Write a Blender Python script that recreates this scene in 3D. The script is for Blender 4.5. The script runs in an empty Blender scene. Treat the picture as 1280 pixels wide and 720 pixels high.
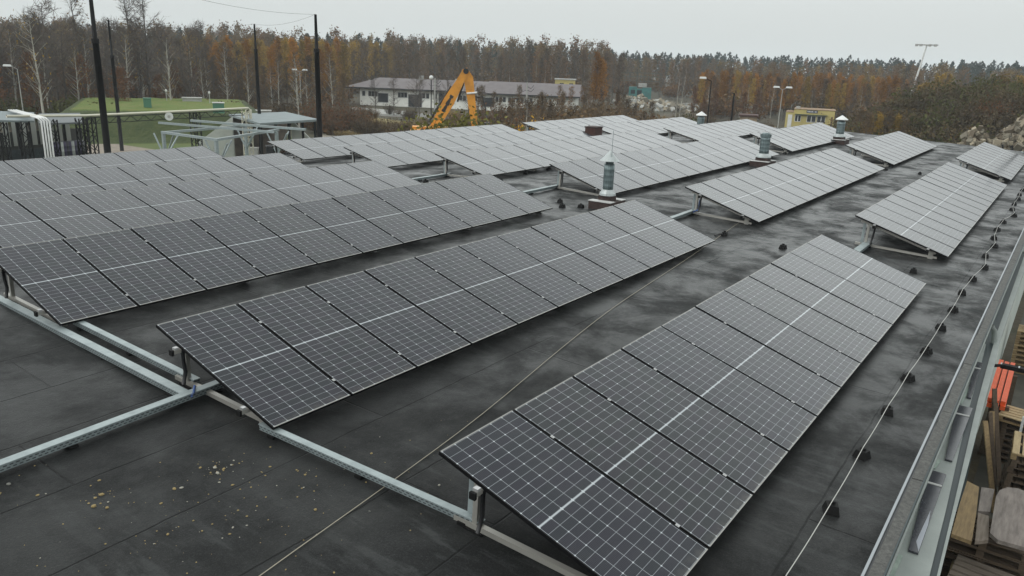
import bpy, math, random
from mathutils import Vector, Matrix, Euler
R = math.radians
sc = bpy.context.scene
COL = sc.collection

# ------------------------------------------------------------------ camera, sky, sun, exposure
cam_d = bpy.data.cameras.new('camera')
cam = bpy.data.objects.new('camera', cam_d); COL.objects.link(cam)
cam_d.sensor_width = 36; cam_d.lens = 975.4775/1280*36
cam_d.clip_start = 0.05; cam_d.clip_end = 4000
rt = Vector((0.58382, -0.811194, 0.033426)); up = Vector((0.208729, 0.189756, 0.959388)); fw = Vector((0.784593, 0.553133, -0.280104))
M = Matrix((rt, up, -fw)).transposed().to_4x4(); M.translation = (0, -0.152, 3.960)
cam.matrix_world = M
sc.camera = cam

SUN_EL, SUN_AZ = R(48), R(150)
w = bpy.data.worlds.new('World'); sc.world = w; w.use_nodes = True
nt = w.node_tree; nt.nodes.clear()
out = nt.nodes.new('ShaderNodeOutputWorld'); bg = nt.nodes.new('ShaderNodeBackground')
sky = nt.nodes.new('ShaderNodeTexSky'); sky.sky_type = 'NISHITA'; sky.sun_disc = False
sky.sun_elevation = SUN_EL; sky.sun_rotation = R(90)-SUN_AZ; sky.dust_density = 6; sky.air_density = 1.0
hsv = nt.nodes.new('ShaderNodeHueSaturation'); hsv.inputs['Saturation'].default_value = 0.10
mx = nt.nodes.new('ShaderNodeMix'); mx.data_type = 'RGBA'; mx.inputs[0].default_value = 0.75
mx.inputs[7].default_value = (8.75, 9.25, 9.12, 1)
nt.links.new(sky.outputs[0], hsv.inputs['Color']); nt.links.new(hsv.outputs[0], mx.inputs[6])
tcw = nt.nodes.new('ShaderNodeTexCoord'); sxw = nt.nodes.new('ShaderNodeSeparateXYZ'); nt.links.new(tcw.outputs['Generated'], sxw.inputs[0])
mrw = nt.nodes.new('ShaderNodeFloatCurve'); cv = mrw.mapping.curves[0]      # overcast sky: darkest at the horizon, with an added bright ring that lifts the panel reflections
cv.points[0].location = (0, .333); cv.points[1].location = (1, .55)
for q in ((.10, .35), (.22, .58), (.36, .76), (.60, .57)): cv.points.new(*q)
mrw.mapping.update()
m3 = nt.nodes.new('ShaderNodeMath'); m3.operation = 'MULTIPLY'; m3.inputs[1].default_value = 3.0
nt.links.new(sxw.outputs[2], mrw.inputs['Value']); nt.links.new(mrw.outputs[0], m3.inputs[0])
vmw = nt.nodes.new('ShaderNodeVectorMath'); vmw.operation = 'SCALE'; nt.links.new(mx.outputs[2], vmw.inputs[0]); nt.links.new(m3.outputs[0], vmw.inputs['Scale'])
nt.links.new(vmw.outputs[0], bg.inputs[0]); bg.inputs[1].default_value = 0.1
nt.links.new(bg.outputs[0], out.inputs[0])
sl = bpy.data.lights.new('sun', 'SUN'); sl.energy = 0.5; sl.angle = R(25); sl.color = (1, 0.97, 0.93)
so = bpy.data.objects.new('sun', sl); COL.objects.link(so)
sd = Vector((math.cos(SUN_EL)*math.cos(SUN_AZ), math.cos(SUN_EL)*math.sin(SUN_AZ), math.sin(SUN_EL)))
so.rotation_euler = sd.to_track_quat('Z', 'Y').to_euler()
vs = sc.view_settings
vs.view_transform = 'Standard'; vs.look = 'None'; vs.exposure = 0.0; vs.gamma = 1.0; vs.use_curve_mapping = False
sc.render.engine = 'CYCLES'
cy = sc.cycles
cy.use_denoising = True
try: cy.denoiser = 'OPENIMAGEDENOISE'; cy.denoising_input_passes = 'RGB_ALBEDO_NORMAL'
except Exception: pass
cy.max_bounces = 5; cy.diffuse_bounces = 2; cy.glossy_bounces = 3; cy.volume_bounces = 3; cy.transparent_max_bounces = 6
cy.caustics_reflective = False; cy.caustics_refractive = False

ZG = -4.6                    # ground level; the roof edge stands at z = 0
SL = math.tan(R(2.2)); YR = 12.5
def zr(y): return y*SL if y < YR else (2*YR-y)*SL
def az(px): return R(35.1836) - math.atan((px-640)/1016.1)
def P(px, D, z=-1.2):        # a spot at the given bearing and distance (bearing read at height z)
    a = az(px)
    for _ in range(6):
        v = Vector((D*math.cos(a), D*math.sin(a)-.15, z))-Vector((0, -.152, 3.96))
        q = 640+975.48*v.dot(rt)/v.dot(fw); a += (q-px)/1016.1
    return (D*math.cos(a), D*math.sin(a)-.15)

# ------------------------------------------------------------------ materials
def mat(name, col, rough=.6, metal=0, spec=.5, noise=None, bump=None, rnd=0):
    m = bpy.data.materials.new(name); m.use_nodes = True
    n = m.node_tree.nodes; l = m.node_tree.links; b = n['Principled BSDF']
    b.inputs['Base Color'].default_value = (*col, 1); b.inputs['Roughness'].default_value = rough
    b.inputs['Metallic'].default_value = metal; b.inputs['Specular IOR Level'].default_value = spec
    src = None
    if noise:
        sc_, c2, lo, hi = noise[:4]; stretch = noise[4] if len(noise) > 4 else (1, 1, 1)
        tc = n.new('ShaderNodeTexCoord'); mp = n.new('ShaderNodeMapping'); mp.inputs['Scale'].default_value = stretch
        l.new(tc.outputs['Object'], mp.inputs[0])
        t = n.new('ShaderNodeTexNoise'); t.inputs['Scale'].default_value = sc_; t.inputs['Detail'].default_value = 6; t.inputs['Roughness'].default_value = .65
        l.new(mp.outputs[0], t.inputs['Vector'])
        cr = n.new('ShaderNodeMapRange'); cr.inputs[1].default_value = lo; cr.inputs[2].default_value = hi
        l.new(t.outputs['Fac'], cr.inputs[0])
        mixc = n.new('ShaderNodeMix'); mixc.data_type = 'RGBA'
        mixc.inputs[6].default_value = (*col, 1); mixc.inputs[7].default_value = (*c2, 1)
        l.new(cr.outputs[0], mixc.inputs[0]); src = mixc.outputs[2]
        if bump:
            bp = n.new('ShaderNodeBump'); bp.inputs['Strength'].default_value = bump; bp.inputs['Distance'].default_value = .02
            l.new(t.outputs['Fac'], bp.inputs['Height']); l.new(bp.outputs[0], b.inputs['Normal'])
    if rnd:
        oi = n.new('ShaderNodeObjectInfo'); h = n.new('ShaderNodeHueSaturation')
        a = n.new('ShaderNodeMapRange'); a.inputs[3].default_value = 1-rnd; a.inputs[4].default_value = 1+rnd
        l.new(oi.outputs['Random'], a.inputs[0]); l.new(a.outputs[0], h.inputs['Value'])
        if src: l.new(src, h.inputs['Color'])
        else: h.inputs['Color'].default_value = (*col, 1)
        src = h.outputs[0]
    if src: l.new(src, b.inputs['Base Color'])
    return m

class NB:                                   # tiny node-graph helper
    def __init__(s, m): s.n = m.node_tree.nodes; s.l = m.node_tree.links
    def math(s, op, a, b=None, c=None):
        x = s.n.new('ShaderNodeMath'); x.operation = op
        for i, v in enumerate((a, b, c)):
            if v is None: continue
            if isinstance(v, (int, float)): x.inputs[i].default_value = v
            else: s.l.new(v, x.inputs[i])
        return x.outputs[0]
    def ss(s, v, lo, hi):
        x = s.n.new('ShaderNodeMapRange'); x.interpolation_type = 'SMOOTHSTEP'
        s.l.new(v, x.inputs[0]); x.inputs[1].default_value = lo; x.inputs[2].default_value = hi; return x.outputs[0]
    def noise(s, vec, scale, detail=5, rough=.6, dist=0):
        x = s.n.new('ShaderNodeTexNoise'); x.inputs['Scale'].default_value = scale; x.inputs['Detail'].default_value = detail
        x.inputs['Roughness'].default_value = rough; x.inputs['Distortion'].default_value = dist
        if vec is not None: s.l.new(vec, x.inputs['Vector'])
        return x.outputs['Fac']
    def mix(s, f, a, b):
        x = s.n.new('ShaderNodeMix'); x.data_type = 'RGBA'
        for i, v in ((0, f), (6, a), (7, b)):
            if isinstance(v, tuple): x.inputs[i].default_value = (*v, 1)
            elif isinstance(v, (int, float)): x.inputs[i].default_value = v
            else: s.l.new(v, x.inputs[i])
        return x.outputs[2]

def roof_material():
    m = bpy.data.materials.new('bitumen_felt'); m.use_nodes = True; g = NB(m); b = g.n['Principled BSDF']
    tc = g.n.new('ShaderNodeTexCoord'); v = tc.outputs['Object']
    sx = g.n.new('ShaderNodeSeparateXYZ'); g.l.new(v, sx.inputs[0]); X, Y = sx.outputs[0], sx.outputs[1]
    big = g.noise(v, .22, 4, .6, .2); mid = g.noise(v, 1.3, 8, .70, .25); fine = g.noise(v, 55, 4, .7)
    mp = g.n.new('ShaderNodeMapping'); mp.inputs['Scale'].default_value = (3.4, .42, 1); mp.inputs['Rotation'].default_value = (0, 0, R(4)); g.l.new(v, mp.inputs[0])
    strk = g.noise(mp.outputs[0], 2.3, 9, .70, .15)
    blot = g.noise(v, 2.3, 9, .74, .35); grain = g.noise(v, 170, 3, .7)
    base = g.mix(g.ss(mid, .36, .66), (.0060, .0064, .0066), (.0175, .0182, .0180))
    base = g.mix(g.math('MULTIPLY', g.ss(fine, .48, .75), .35), base, (.050, .052, .051))
    base = g.mix(g.math('MULTIPLY', g.ss(grain, .50, .72), .40), base, (.060, .062, .060)); base = g.mix(g.math('MULTIPLY', g.ss(grain, .50, .30), .5), base, (.004, .004, .004))
    zone = g.math('ADD', g.math('MULTIPLY', g.ss(big, .40, .62), .42), g.math('MULTIPLY', g.ss(X, 7.0, 16.0), .62))
    pale = g.math('MULTIPLY', g.ss(g.math('ADD', g.math('MULTIPLY', blot, .36), g.math('MULTIPLY', strk, .64)), .495, .595), g.math('MINIMUM', zone, 1.0))
    base = g.mix(g.math('MULTIPLY', pale, .66), base, (.090, .096, .096))
    # seams of the felt strips, 1.05 m apart, and end laps
    wob = g.math('MULTIPLY', g.math('SUBTRACT', g.noise(v, .9, 3),   .5), .08)
    yy = g.math('ADD', g.math('DIVIDE', g.math('ADD', Y, wob), 1.05), .37)
    dy = g.math('ABSOLUTE', g.math('SUBTRACT', g.math('FRACT', yy), .5))
    seam = g.math('SUBTRACT', 1.0, g.ss(dy, .004, .014))
    row = g.math('FLOOR', g.math('ADD', yy, .5))
    xx = g.math('ADD', g.math('DIVIDE', g.math('ADD', X, wob), 6.3), g.math('MULTIPLY', row, .437))
    dx = g.math('ABSOLUTE', g.math('SUBTRACT', g.math('FRACT', xx), .5))
    lap = g.math('SUBTRACT', 1.0, g.ss(dx, .0006, .0022))
    sm = g.math('MULTIPLY', g.math('MAXIMUM', seam, lap), g.ss(g.noise(v, .6, 3), .30, .5))
    base = g.mix(g.math('MULTIPLY', sm, .85), base, (.006, .006, .006))
    g.l.new(base, b.inputs['Base Color'])
    wet = g.math('SUBTRACT', g.ss(g.noise(v, .9, 8, .70, .3), .36, .62), g.math('MULTIPLY', pale, .6))
    r = g.math('SUBTRACT', .66, g.math('MULTIPLY', wet, .30))
    g.l.new(r, b.inputs['Roughness']); g.l.new(g.math('ADD', .10, g.math('MULTIPLY', g.math('MULTIPLY', wet, g.ss(X, 4.0, 20.0)), .40)), b.inputs['Specular IOR Level'])
    h = g.math('ADD', g.math('MULTIPLY', fine, .25), g.math('MULTIPLY', mid, 1.2))
    h = g.math('SUBTRACT', h, g.math('MULTIPLY', sm, .8))
    bp = g.n.new('ShaderNodeBump'); bp.inputs['Strength'].default_value = .45; bp.inputs['Distance'].default_value = .02
    g.l.new(h, bp.inputs['Height']); g.l.new(bp.outputs[0], b.inputs['Normal'])
    return m

def cell_material():
    m = bpy.data.materials.new('solar_cells'); m.use_nodes = True; g = NB(m); b = g.n['Principled BSDF']
    tc = g.n.new('ShaderNodeTexCoord'); sx = g.n.new('ShaderNodeSeparateXYZ'); g.l.new(tc.outputs['UV'], sx.inputs[0])
    U, V = sx.outputs[0], sx.outputs[1]                  # U 0..6 cells, V -12.1 .. 12.1 half cells round the middle strip
    Va = g.math('SUBTRACT', g.math('ABSOLUTE', V), .10)
    def near(x, w):                                      # 1 at whole numbers, w = half width in cells
        d = g.math('ABSOLUTE', g.math('SUBTRACT', g.math('FRACT', g.math('ADD', x, .5)), .5))
        return g.math('SUBTRACT', 1.0, g.ss(d, w*.55, w*1.45))
    lu = near(U, .0125); lv = near(Va, .019)
    fu = g.math('ABSOLUTE', g.math('SUBTRACT', g.math('FRACT', g.math('ADD', U, .5)), .5))
    v2 = g.math('DIVIDE', Va, 2.0)
    fv = g.math('MULTIPLY', g.math('ABSOLUTE', g.math('SUBTRACT', g.math('FRACT', g.math('ADD', v2, .5)), .5)), 1.0)
    dia = g.math('SUBTRACT', 1.0, g.ss(g.math('ADD', fu, fv), .050, .072))
    mid = g.math('SUBTRACT', 1.0, g.ss(g.math('ABSOLUTE', V), .055, .085))
    bus = near(g.math('MULTIPLY', U, 10.0), .07)
    vec = g.n.new('ShaderNodeTexCoord').outputs['Object']
    oi = g.n.new('ShaderNodeObjectInfo')
    wn = g.n.new('ShaderNodeTexWhiteNoise'); wn.noise_dimensions = '3D'; cb = g.n.new('ShaderNodeCombineXYZ')
    g.l.new(g.math('FLOOR', U), cb.inputs[0]); g.l.new(g.math('FLOOR', g.math('ADD', V, .10)), cb.inputs[1]); g.l.new(g.math('MULTIPLY', oi.outputs['Random'], 91.7), cb.inputs[2]); g.l.new(cb.outputs[0], wn.inputs[0])
    cellc = g.mix(g.ss(wn.outputs['Value'], .15, .85), (.0038, .0068, .0085), (.0080, .0070, .0125))
    cellc = g.mix(g.math('MULTIPLY', oi.outputs['Random'], .5), cellc, (.0045, .0060, .0150))
    cellc = g.mix(g.math('MULTIPLY', bus, .30), cellc, (.10, .10, .11))
    line = g.math('MAXIMUM', g.math('MULTIPLY', lu, .62), g.math('MULTIPLY', lv, .50))
    line = g.math('MAXIMUM', line, g.math('MULTIPLY', dia, .95))
    line = g.math('MAXIMUM', line, g.math('MULTIPLY', mid, .82))
    c = g.mix(line, cellc, (.40, .43, .45))
    dust = g.ss(g.noise(vec, 2.2, 6, .7), .40, .80)
    c = g.mix(g.math('MULTIPLY', dust, .035), c, (.22, .21, .19))
    c = g.mix(g.math('MULTIPLY', g.math('MULTIPLY', g.ss(V, -11.0, -12.15), g.ss(g.noise(vec, 9, 4), .3, .7)), .22), c, (.13, .12, .10))
    g.l.new(c, b.inputs['Base Color'])
    r = g.math('ADD', .13, g.math('MULTIPLY', dust, .10)); g.l.new(r, b.inputs['Roughness'])
    b.inputs['IOR'].default_value = 1.38; b.inputs['Specular IOR Level'].default_value = .5
    return m

M_ROOF = roof_material(); M_CELL = cell_material()
M_FRAME = mat('black_anodised', (.004, .004, .0045), .6, .0, .12)
M_RIM = mat('frame_rim', (.27, .265, .25), .4, .6)
M_ALU = mat('raw_aluminium', (.36, .35, .32), .42, .55, noise=(6, (.36, .35, .32), .4, .7))
M_CLAMP = mat('clamp_aluminium', (.42, .42, .42), .4, .6)
M_GALV = mat('galvanised_tray', (.275, .318, .322), .5, .25, noise=(9, (.20, .235, .24), .35, .7))
def slot_material():
    m = bpy.data.materials.new('perforated_steel'); m.use_nodes = True; g = NB(m); b = g.n['Principled BSDF']
    v = g.n.new('ShaderNodeTexCoord').outputs['Object']; sx = g.n.new('ShaderNodeSeparateXYZ'); g.l.new(v, sx.inputs[0])
    row = g.math('GREATER_THAN', sx.outputs[2], 0.0)
    fx = g.math('FRACT', g.math('ADD', g.math('DIVIDE', sx.outputs[0], .055), g.math('MULTIPLY', row, .5)))
    fz = g.math('ABSOLUTE', g.math('SUBTRACT', g.math('ABSOLUTE', sx.outputs[2]), .0125))
    slot = g.math('MULTIPLY', g.math('MULTIPLY', g.math('GREATER_THAN', fx, .42), g.math('LESS_THAN', fz, .0055)), 1.0)
    base = g.mix(g.ss(g.noise(v, 4, 5), .35, .7), (.19, .225, .23), (.13, .155, .16))  # darker than the lid: side shade put into the steel colour
    g.l.new(g.mix(slot, base, (.03, .034, .036)), b.inputs['Base Color']); b.inputs['Roughness'].default_value = .55; b.inputs['Metallic'].default_value = .2
    return m
M_GALVD = slot_material()
M_POLE_ = mat('dark_mast', (.006, .0055, .0055), .8, 0, .25)

M_PIPE = mat('galvanised_duct', (.18, .225, .23), .45, .6, noise=(5, (.085, .115, .118), .35, .65, (6, 6, .6)))
M_CAPM = mat('bright_sheet', (.36, .39, .39), .42, .4, noise=(7, (.27, .29, .285), .4, .65))
M_WHITE = mat('white_paint', (.58, .59, .58), .5, noise=(2, (.47, .47, .45), .4, .75))
M_BRICK = mat('dark_brick', (.048, .030, .026), .9, noise=(9, (.028, .018, .016), .4, .6), bump=.4)
M_CAPB = mat('base_flashing', (.42, .42, .41), .6, .2)
M_BLACK = mat('black_plastic', (.0045, .0045, .0045), .7, 0, .2)
M_WIRE = mat('wire_alu', (.42, .415, .39), .5, .4); M_WIRE2 = mat('wire_tan', (.30, .27, .21), .6, .2)
M_COPE = mat('coping_felt', (.048, .048, .045), .9, noise=(30, (.095, .095, .088), .4, .7), bump=.3)
M_FLASH = mat('dark_flashing', (.032, .034, .037), .55, noise=(2.5, (.055, .058, .062), .45, .65))
M_ZINC = mat('zinc_strip', (.27, .29, .305), .45, .5)
M_LEDGE = mat('pale_sheet', (.25, .275, .26), .55, noise=(1.6, (.19, .21, .20), .35, .7))
M_SLIVER = mat('sage_sheet', (.20, .25, .22), .6, noise=(6, (.30, .35, .31), .45, .7))
M_PANE = mat('dark_glazing', (.028, .030, .038), .25, noise=(4, (.045, .047, .056), .4, .7))
M_PANE2 = mat('reflection_tint', (.30, .32, .36), .4)  # pale tone that paints mirrored sky onto a pane
M_GUT = mat('dark_gutter', (.022, .034, .038), .5)
M_WALL = mat('building_render', (.45, .49, .45), .85, noise=(1.1, (.36, .39, .36), .35, .7))

def ground_material():
    m = bpy.data.materials.new('waste_ground'); m.use_nodes = True; g = NB(m); b = g.n['Principled BSDF']
    v = g.n.new('ShaderNodeTexCoord').outputs['Object']
    a = g.noise(v, .05, 6, .65, .4); c = g.noise(v, .6, 7, .7)
    col = g.mix(g.ss(a, .38, .62), (.034, .033, .016), (.055, .042, .026))
    col = g.mix(g.math('MULTIPLY', g.ss(c, .45, .7), .7), col, (.085, .070, .036))
    col = g.mix(g.math('MULTIPLY', g.ss(g.noise(v, .17, 5), .55, .7), .6), col, (.026, .034, .013))
    g.l.new(col, b.inputs['Base Color']); b.inputs['Roughness'].default_value = .95
    bp = g.n.new('ShaderNodeBump'); bp.inputs['Distance'].default_value = .3; bp.inputs['Strength'].default_value = .6
    g.l.new(c, bp.inputs['Height']); g.l.new(bp.outputs[0], b.inputs['Normal'])
    return m
M_GROUND = ground_material()
M_LAWN = mat('lawn', (.050, .082, .010), .95, noise=(.35, (.070, .085, .016), .35, .65), bump=.3)
def mound_material():
    m = bpy.data.materials.new('mound_turf'); m.use_nodes = True; g = NB(m); b = g.n['Principled BSDF']
    v = g.n.new('ShaderNodeTexCoord').outputs['Object']; gm = g.n.new('ShaderNodeNewGeometry'); sx = g.n.new('ShaderNodeSeparateXYZ'); g.l.new(gm.outputs['Normal'], sx.inputs[0])
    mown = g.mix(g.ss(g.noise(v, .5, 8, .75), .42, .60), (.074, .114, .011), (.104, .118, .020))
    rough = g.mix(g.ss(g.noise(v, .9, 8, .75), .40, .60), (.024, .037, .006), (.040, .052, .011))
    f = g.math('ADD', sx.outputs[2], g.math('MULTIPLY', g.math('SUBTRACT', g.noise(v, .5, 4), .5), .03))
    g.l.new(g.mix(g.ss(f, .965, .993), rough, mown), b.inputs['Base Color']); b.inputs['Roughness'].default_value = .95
    bp = g.n.new('ShaderNodeBump'); bp.inputs['Distance'].default_value = .15; g.l.new(g.noise(v, 3, 5), bp.inputs['Height']); g.l.new(bp.outputs[0], b.inputs['Normal'])
    return m
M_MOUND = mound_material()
M_PAVE = mat('paving', (.21, .175, .14), .9, noise=(1.6, (.15, .125, .10), .4, .65))
M_YARD = mat('yard_ground', (.075, .070, .055), .85, noise=(.8, (.042, .038, .030), .38, .62))
M_DIRT = mat('dirt_track', (.27, .245, .20), .95, noise=(.5, (.19, .17, .12), .4, .65))
M_DRY = mat('dry_grass', (.25, .20, .075), .95, noise=(.5, (.15, .12, .045), .35, .65))
M_CONC = mat('concrete', (.33, .33, .31), .9, noise=(1.5, (.22, .22, .20), .4, .7))
M_ASPH = mat('road_surface', (.16, .155, .14), .9, noise=(1, (.11, .11, .10), .4, .7))

# ------------------------------------------------------------------ mesh builder
class MB:
    def __init__(s): s.v = []; s.f = []; s.m = []; s.uv = {}
    def add(s, vs, fs, mi=0):
        o = len(s.v); s.v += [tuple(p) for p in vs]
        for f in fs: s.f.append(tuple(i+o for i in f)); s.m.append(mi)
        return o
    def box(s, x0, x1, y0, y1, z0, z1, mi=0):
        s.add([(x0,y0,z0),(x1,y0,z0),(x1,y1,z0),(x0,y1,z0),(x0,y0,z1),(x1,y0,z1),(x1,y1,z1),(x0,y1,z1)],
              [(3,2,1,0),(4,5,6,7),(0,1,5,4),(1,2,6,5),(2,3,7,6),(3,0,4,7)], mi); return s
    def beam(s, p, q, wd, ht, mi=0, upv=(0,0,1)):
        p = Vector(p); q = Vector(q); d = (q-p).normalized(); u = Vector(upv)
        if abs(d.dot(u)) > .98: u = Vector((0,1,0))
        r = d.cross(u).normalized()*wd/2; t = r.cross(d).normalized()*ht/2
        s.add([p-r-t,p+r-t,p+r+t,p-r+t,q-r-t,q+r-t,q+r+t,q-r+t],
              [(0,1,2,3),(7,6,5,4),(0,4,5,1),(1,5,6,2),(2,6,7,3),(3,7,4,0)], mi); return s
    def tube(s, pts, r, n=6, mi=0, cap=True):
        pts = [Vector(p) for p in pts]; rings = []
        for i, p in enumerate(pts):
            d = (pts[min(i+1,len(pts)-1)]-pts[max(i-1,0)]).normalized()
            u = Vector((0,0,1)) if abs(d.z) < .9 else Vector((1,0,0))
            a = d.cross(u).normalized(); b = d.cross(a).normalized()
            rr = r[i] if isinstance(r, (list, tuple)) else r
            rings.append([p+(a*math.cos(k*2*math.pi/n)+b*math.sin(k*2*math.pi/n))*rr for k in range(n)])
        o = len(s.v)
        for g in rings: s.v += [tuple(p) for p in g]
        for i in range(len(pts)-1):
            for k in range(n):
                a = o+i*n+k; b = o+i*n+(k+1)%n
                s.f.append((a, b, b+n, a+n)); s.m.append(mi)
        if cap:
            s.f.append(tuple(o+k for k in range(n))); s.m.append(mi)
            e = o+(len(pts)-1)*n; s.f.append(tuple(e+n-1-k for k in range(n))); s.m.append(mi)
        return s
    def lathe(s, prof, n=16, c=(0,0), mi=0):
        o = len(s.v)
        for r, z in prof:
            for k in range(n):
                a = 2*math.pi*k/n; s.v.append((c[0]+r*math.cos(a), c[1]+r*math.sin(a), z))
        for i in range(len(prof)-1):
            for k in range(n):
                a = o+i*n+k; b = o+i*n+(k+1)%n; s.f.append((a,b,b+n,a+n)); s.m.append(mi)
        s.f.append(tuple(o+n-1-k for k in range(n))); s.m.append(mi)
        e = o+(len(prof)-1)*n; s.f.append(tuple(e+k for k in range(n))); s.m.append(mi)
        return s
    def prism(s, poly, z0, z1, mi=0):
        n = len(poly); z0f = z0 if callable(z0) else (lambda x, y: z0); z1f = z1 if callable(z1) else (lambda x, y: z1)
        s.add([(x,y,z0f(x,y)) for x,y in poly]+[(x,y,z1f(x,y)) for x,y in poly],
              [tuple(range(n-1,-1,-1)), tuple(range(n,2*n))]+[(i,(i+1)%n,n+(i+1)%n,n+i) for i in range(n)], mi); return s
    def mesh(s, name, mats, smooth=False):
        me = bpy.data.meshes.new(name); me.from_pydata(s.v, [], s.f); 
        for m in mats: me.materials.append(m)
        me.polygons.foreach_set('material_index', s.m)
        if s.uv:
            l = me.uv_layers.new(name='UVMap')
            for fi, uvs in s.uv.items():
                for li, c in zip(me.polygons[fi].loop_indices, uvs): l.data[li].uv = c
        if smooth: me.polygons.foreach_set('use_smooth', [True]*len(me.polygons))
        me.update(); return me

def link(name, me, parent=None, loc=None, rot=None, scale=None):
    o = bpy.data.objects.new(name, me); COL.objects.link(o)
    if parent: o.parent = parent
    if loc is not None: o.location = loc
    if rot is not None: o.rotation_euler = rot
    if scale is not None: o.scale = (scale,)*3 if isinstance(scale, (int, float)) else scale
    return o
def obj(name, mb, mats, parent=None, loc=None, rot=None, smooth=False):
    if not isinstance(mats, (list, tuple)): mats = [mats]
    return link(name, mb.mesh(name, mats, smooth), parent, loc, rot)
def tag(o, label=None, cat=None, group=None, kind=None):
    if label: o['label'] = label
    if cat: o['category'] = cat
    if group: o['group'] = group
    if kind: o['kind'] = kind
    return o
def thing(name, label, cat, loc=(0,0,0), rot=(0,0,0), group=None):
    return tag(link(name, None, None, loc, rot), label, cat, group)
def copy_tree(o, parent=None):
    c = o.copy(); COL.objects.link(c)
    if parent: c.parent = parent
    for ch in list(o.children): copy_tree(ch, c)
    return c
def structure(name, mb, m, smooth=False): return tag(obj(name, mb, m, smooth=smooth), kind='structure')

# ------------------------------------------------------------------ ground and terrain
b = MB()
N = 24; xs = [-60+i*(1360/N) for i in range(N+1)]; ys = [-160+i*(1260/N) for i in range(N+1)]
b.add([(x, y, ZG) for y in ys for x in xs], [(j*(N+1)+i, j*(N+1)+i+1, (j+1)*(N+1)+i+1, (j+1)*(N+1)+i) for j in range(N) for i in range(N)])
structure('ground', b, M_GROUND)
def sheet(name, pts, m, lift):
    bb = MB(); bb.add([(x, y, ZG+lift) for x, y in pts], [tuple(range(len(pts)))]); return structure(name, bb, m)
sheet('yard', [(-20,-40),(75,-40),(75,.3),(-20,.3)], M_YARD, .004)
G_ = lambda px, D: P(px, D, ZG)
sheet('lawn', [G_(-60,52),G_(190,52),G_(430,50),G_(420,80),G_(330,92),G_(-60,92)], M_LAWN, .004)
sheet('paved_path', [G_(60,58),G_(150,60),G_(262,62),G_(250,67.5),G_(200,75),G_(150,80),G_(112,85),G_(60,86)], M_PAVE, .012)
sheet('dirt_track', [G_(396,72),G_(470,70),G_(474,90),G_(440,97),G_(400,96)], M_DIRT, .008)
sheet('dry_grass_verge', [G_(396,97),G_(440,98),G_(520,92),G_(545,104),G_(470,116),G_(396,112)], M_DRY, .008)
sheet('road', [G_(300,128),G_(520,118),G_(620,108),G_(620,116),G_(520,128),G_(300,140)], M_ASPH, .008)
sheet('concrete_apron', [G_(440,126),G_(505,122),G_(508,132),G_(440,138)], M_CONC, .016)

# grass mound behind the path
def mound():
    bb = MB(); n = 26; m_ = 40
    c = Vector(P(212, 97)); ax = Vector((math.sin(az(215)), -math.cos(az(215)))); dp = Vector((math.cos(az(215)), math.sin(az(215))))
    rnd = random.Random(3)
    for j in range(n+1):
        for i in range(m_+1):
            u = -18+36*i/m_; v = -18+34*j/n
            e = max(0, min(1, (12.5-abs(u+.5))/4.5)); f = max(0, min(1, (v+17)/5.5)); k = max(0, min(1, (9-v)/5))
            e, f, k = (x*x*(3-2*x) for x in (e, f, k))
            z = 2.75*e*f*k + .3*max(0, min(1, (v+10)/12))*e*k + rnd.uniform(-.05, .05)*e
            q = c+ax*u+dp*v; bb.v.append((q.x, q.y, ZG-.05+z))
    for j in range(n):
        for i in range(m_):
            a = j*(m_+1)+i; bb.f.append((a, a+1, a+m_+2, a+m_+1)); bb.m.append(0)
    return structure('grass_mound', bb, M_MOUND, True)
mound()

# wooded hill at the right, behind the roof's far end
HC = Vector((100, 5.0)); 
def hill_z(x, y):
    dx, dy = (x-HC.x)/27, (y-HC.y)/20; d = math.sqrt(dx*dx+dy*dy); t = min(1, max(0, 1-d)*1.5)
    t = t*t*(3-2*t); return 5.2*t*(1+.12*math.sin(x*.35)*math.cos(y*.41))
bb = MB(); n = 40
for j in range(n+1):
    for i in range(n+1):
        x = HC.x-28+56*i/n; y = HC.y-21+42*j/n; bb.v.append((x, y, ZG-.08+hill_z(x, y)))
for j in range(n):
    for i in range(n):
        a = j*(n+1)+i; bb.f.append((a, a+1, a+n+2, a+n+1)); bb.m.append(0)
M_HILL = mat('hill_turf', (.026, .028, .011), .95, noise=(.35, (.042, .032, .015), .35, .65), bump=.6)
structure('hill', bb, M_HILL, True)

# ------------------------------------------------------------------ the building under the arrays
WB = thing('warehouse', 'long low warehouse with a black felt roof under the solar arrays', 'warehouse')
X0, X1, YL = -16, 51.6, 25.3
bb = MB()
nx = 60
for i in range(nx+1):
    x = X0+(X1-X0)*i/nx
    for y in (.60, 3, 6, 9, 11.6, 12.5, 13.4, 16, 19, 22, YL):
        z = zr(y) if abs(y-YR) > .5 else zr(11.6)+.004
        bb.v.append((x, y, z))
for i in range(nx):
    for j in range(10):
        a = i*11+j; bb.f.append((a, a+11, a+12, a+1)); bb.m.append(0)
obj('roof', bb, M_ROOF, WB, smooth=True)
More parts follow.
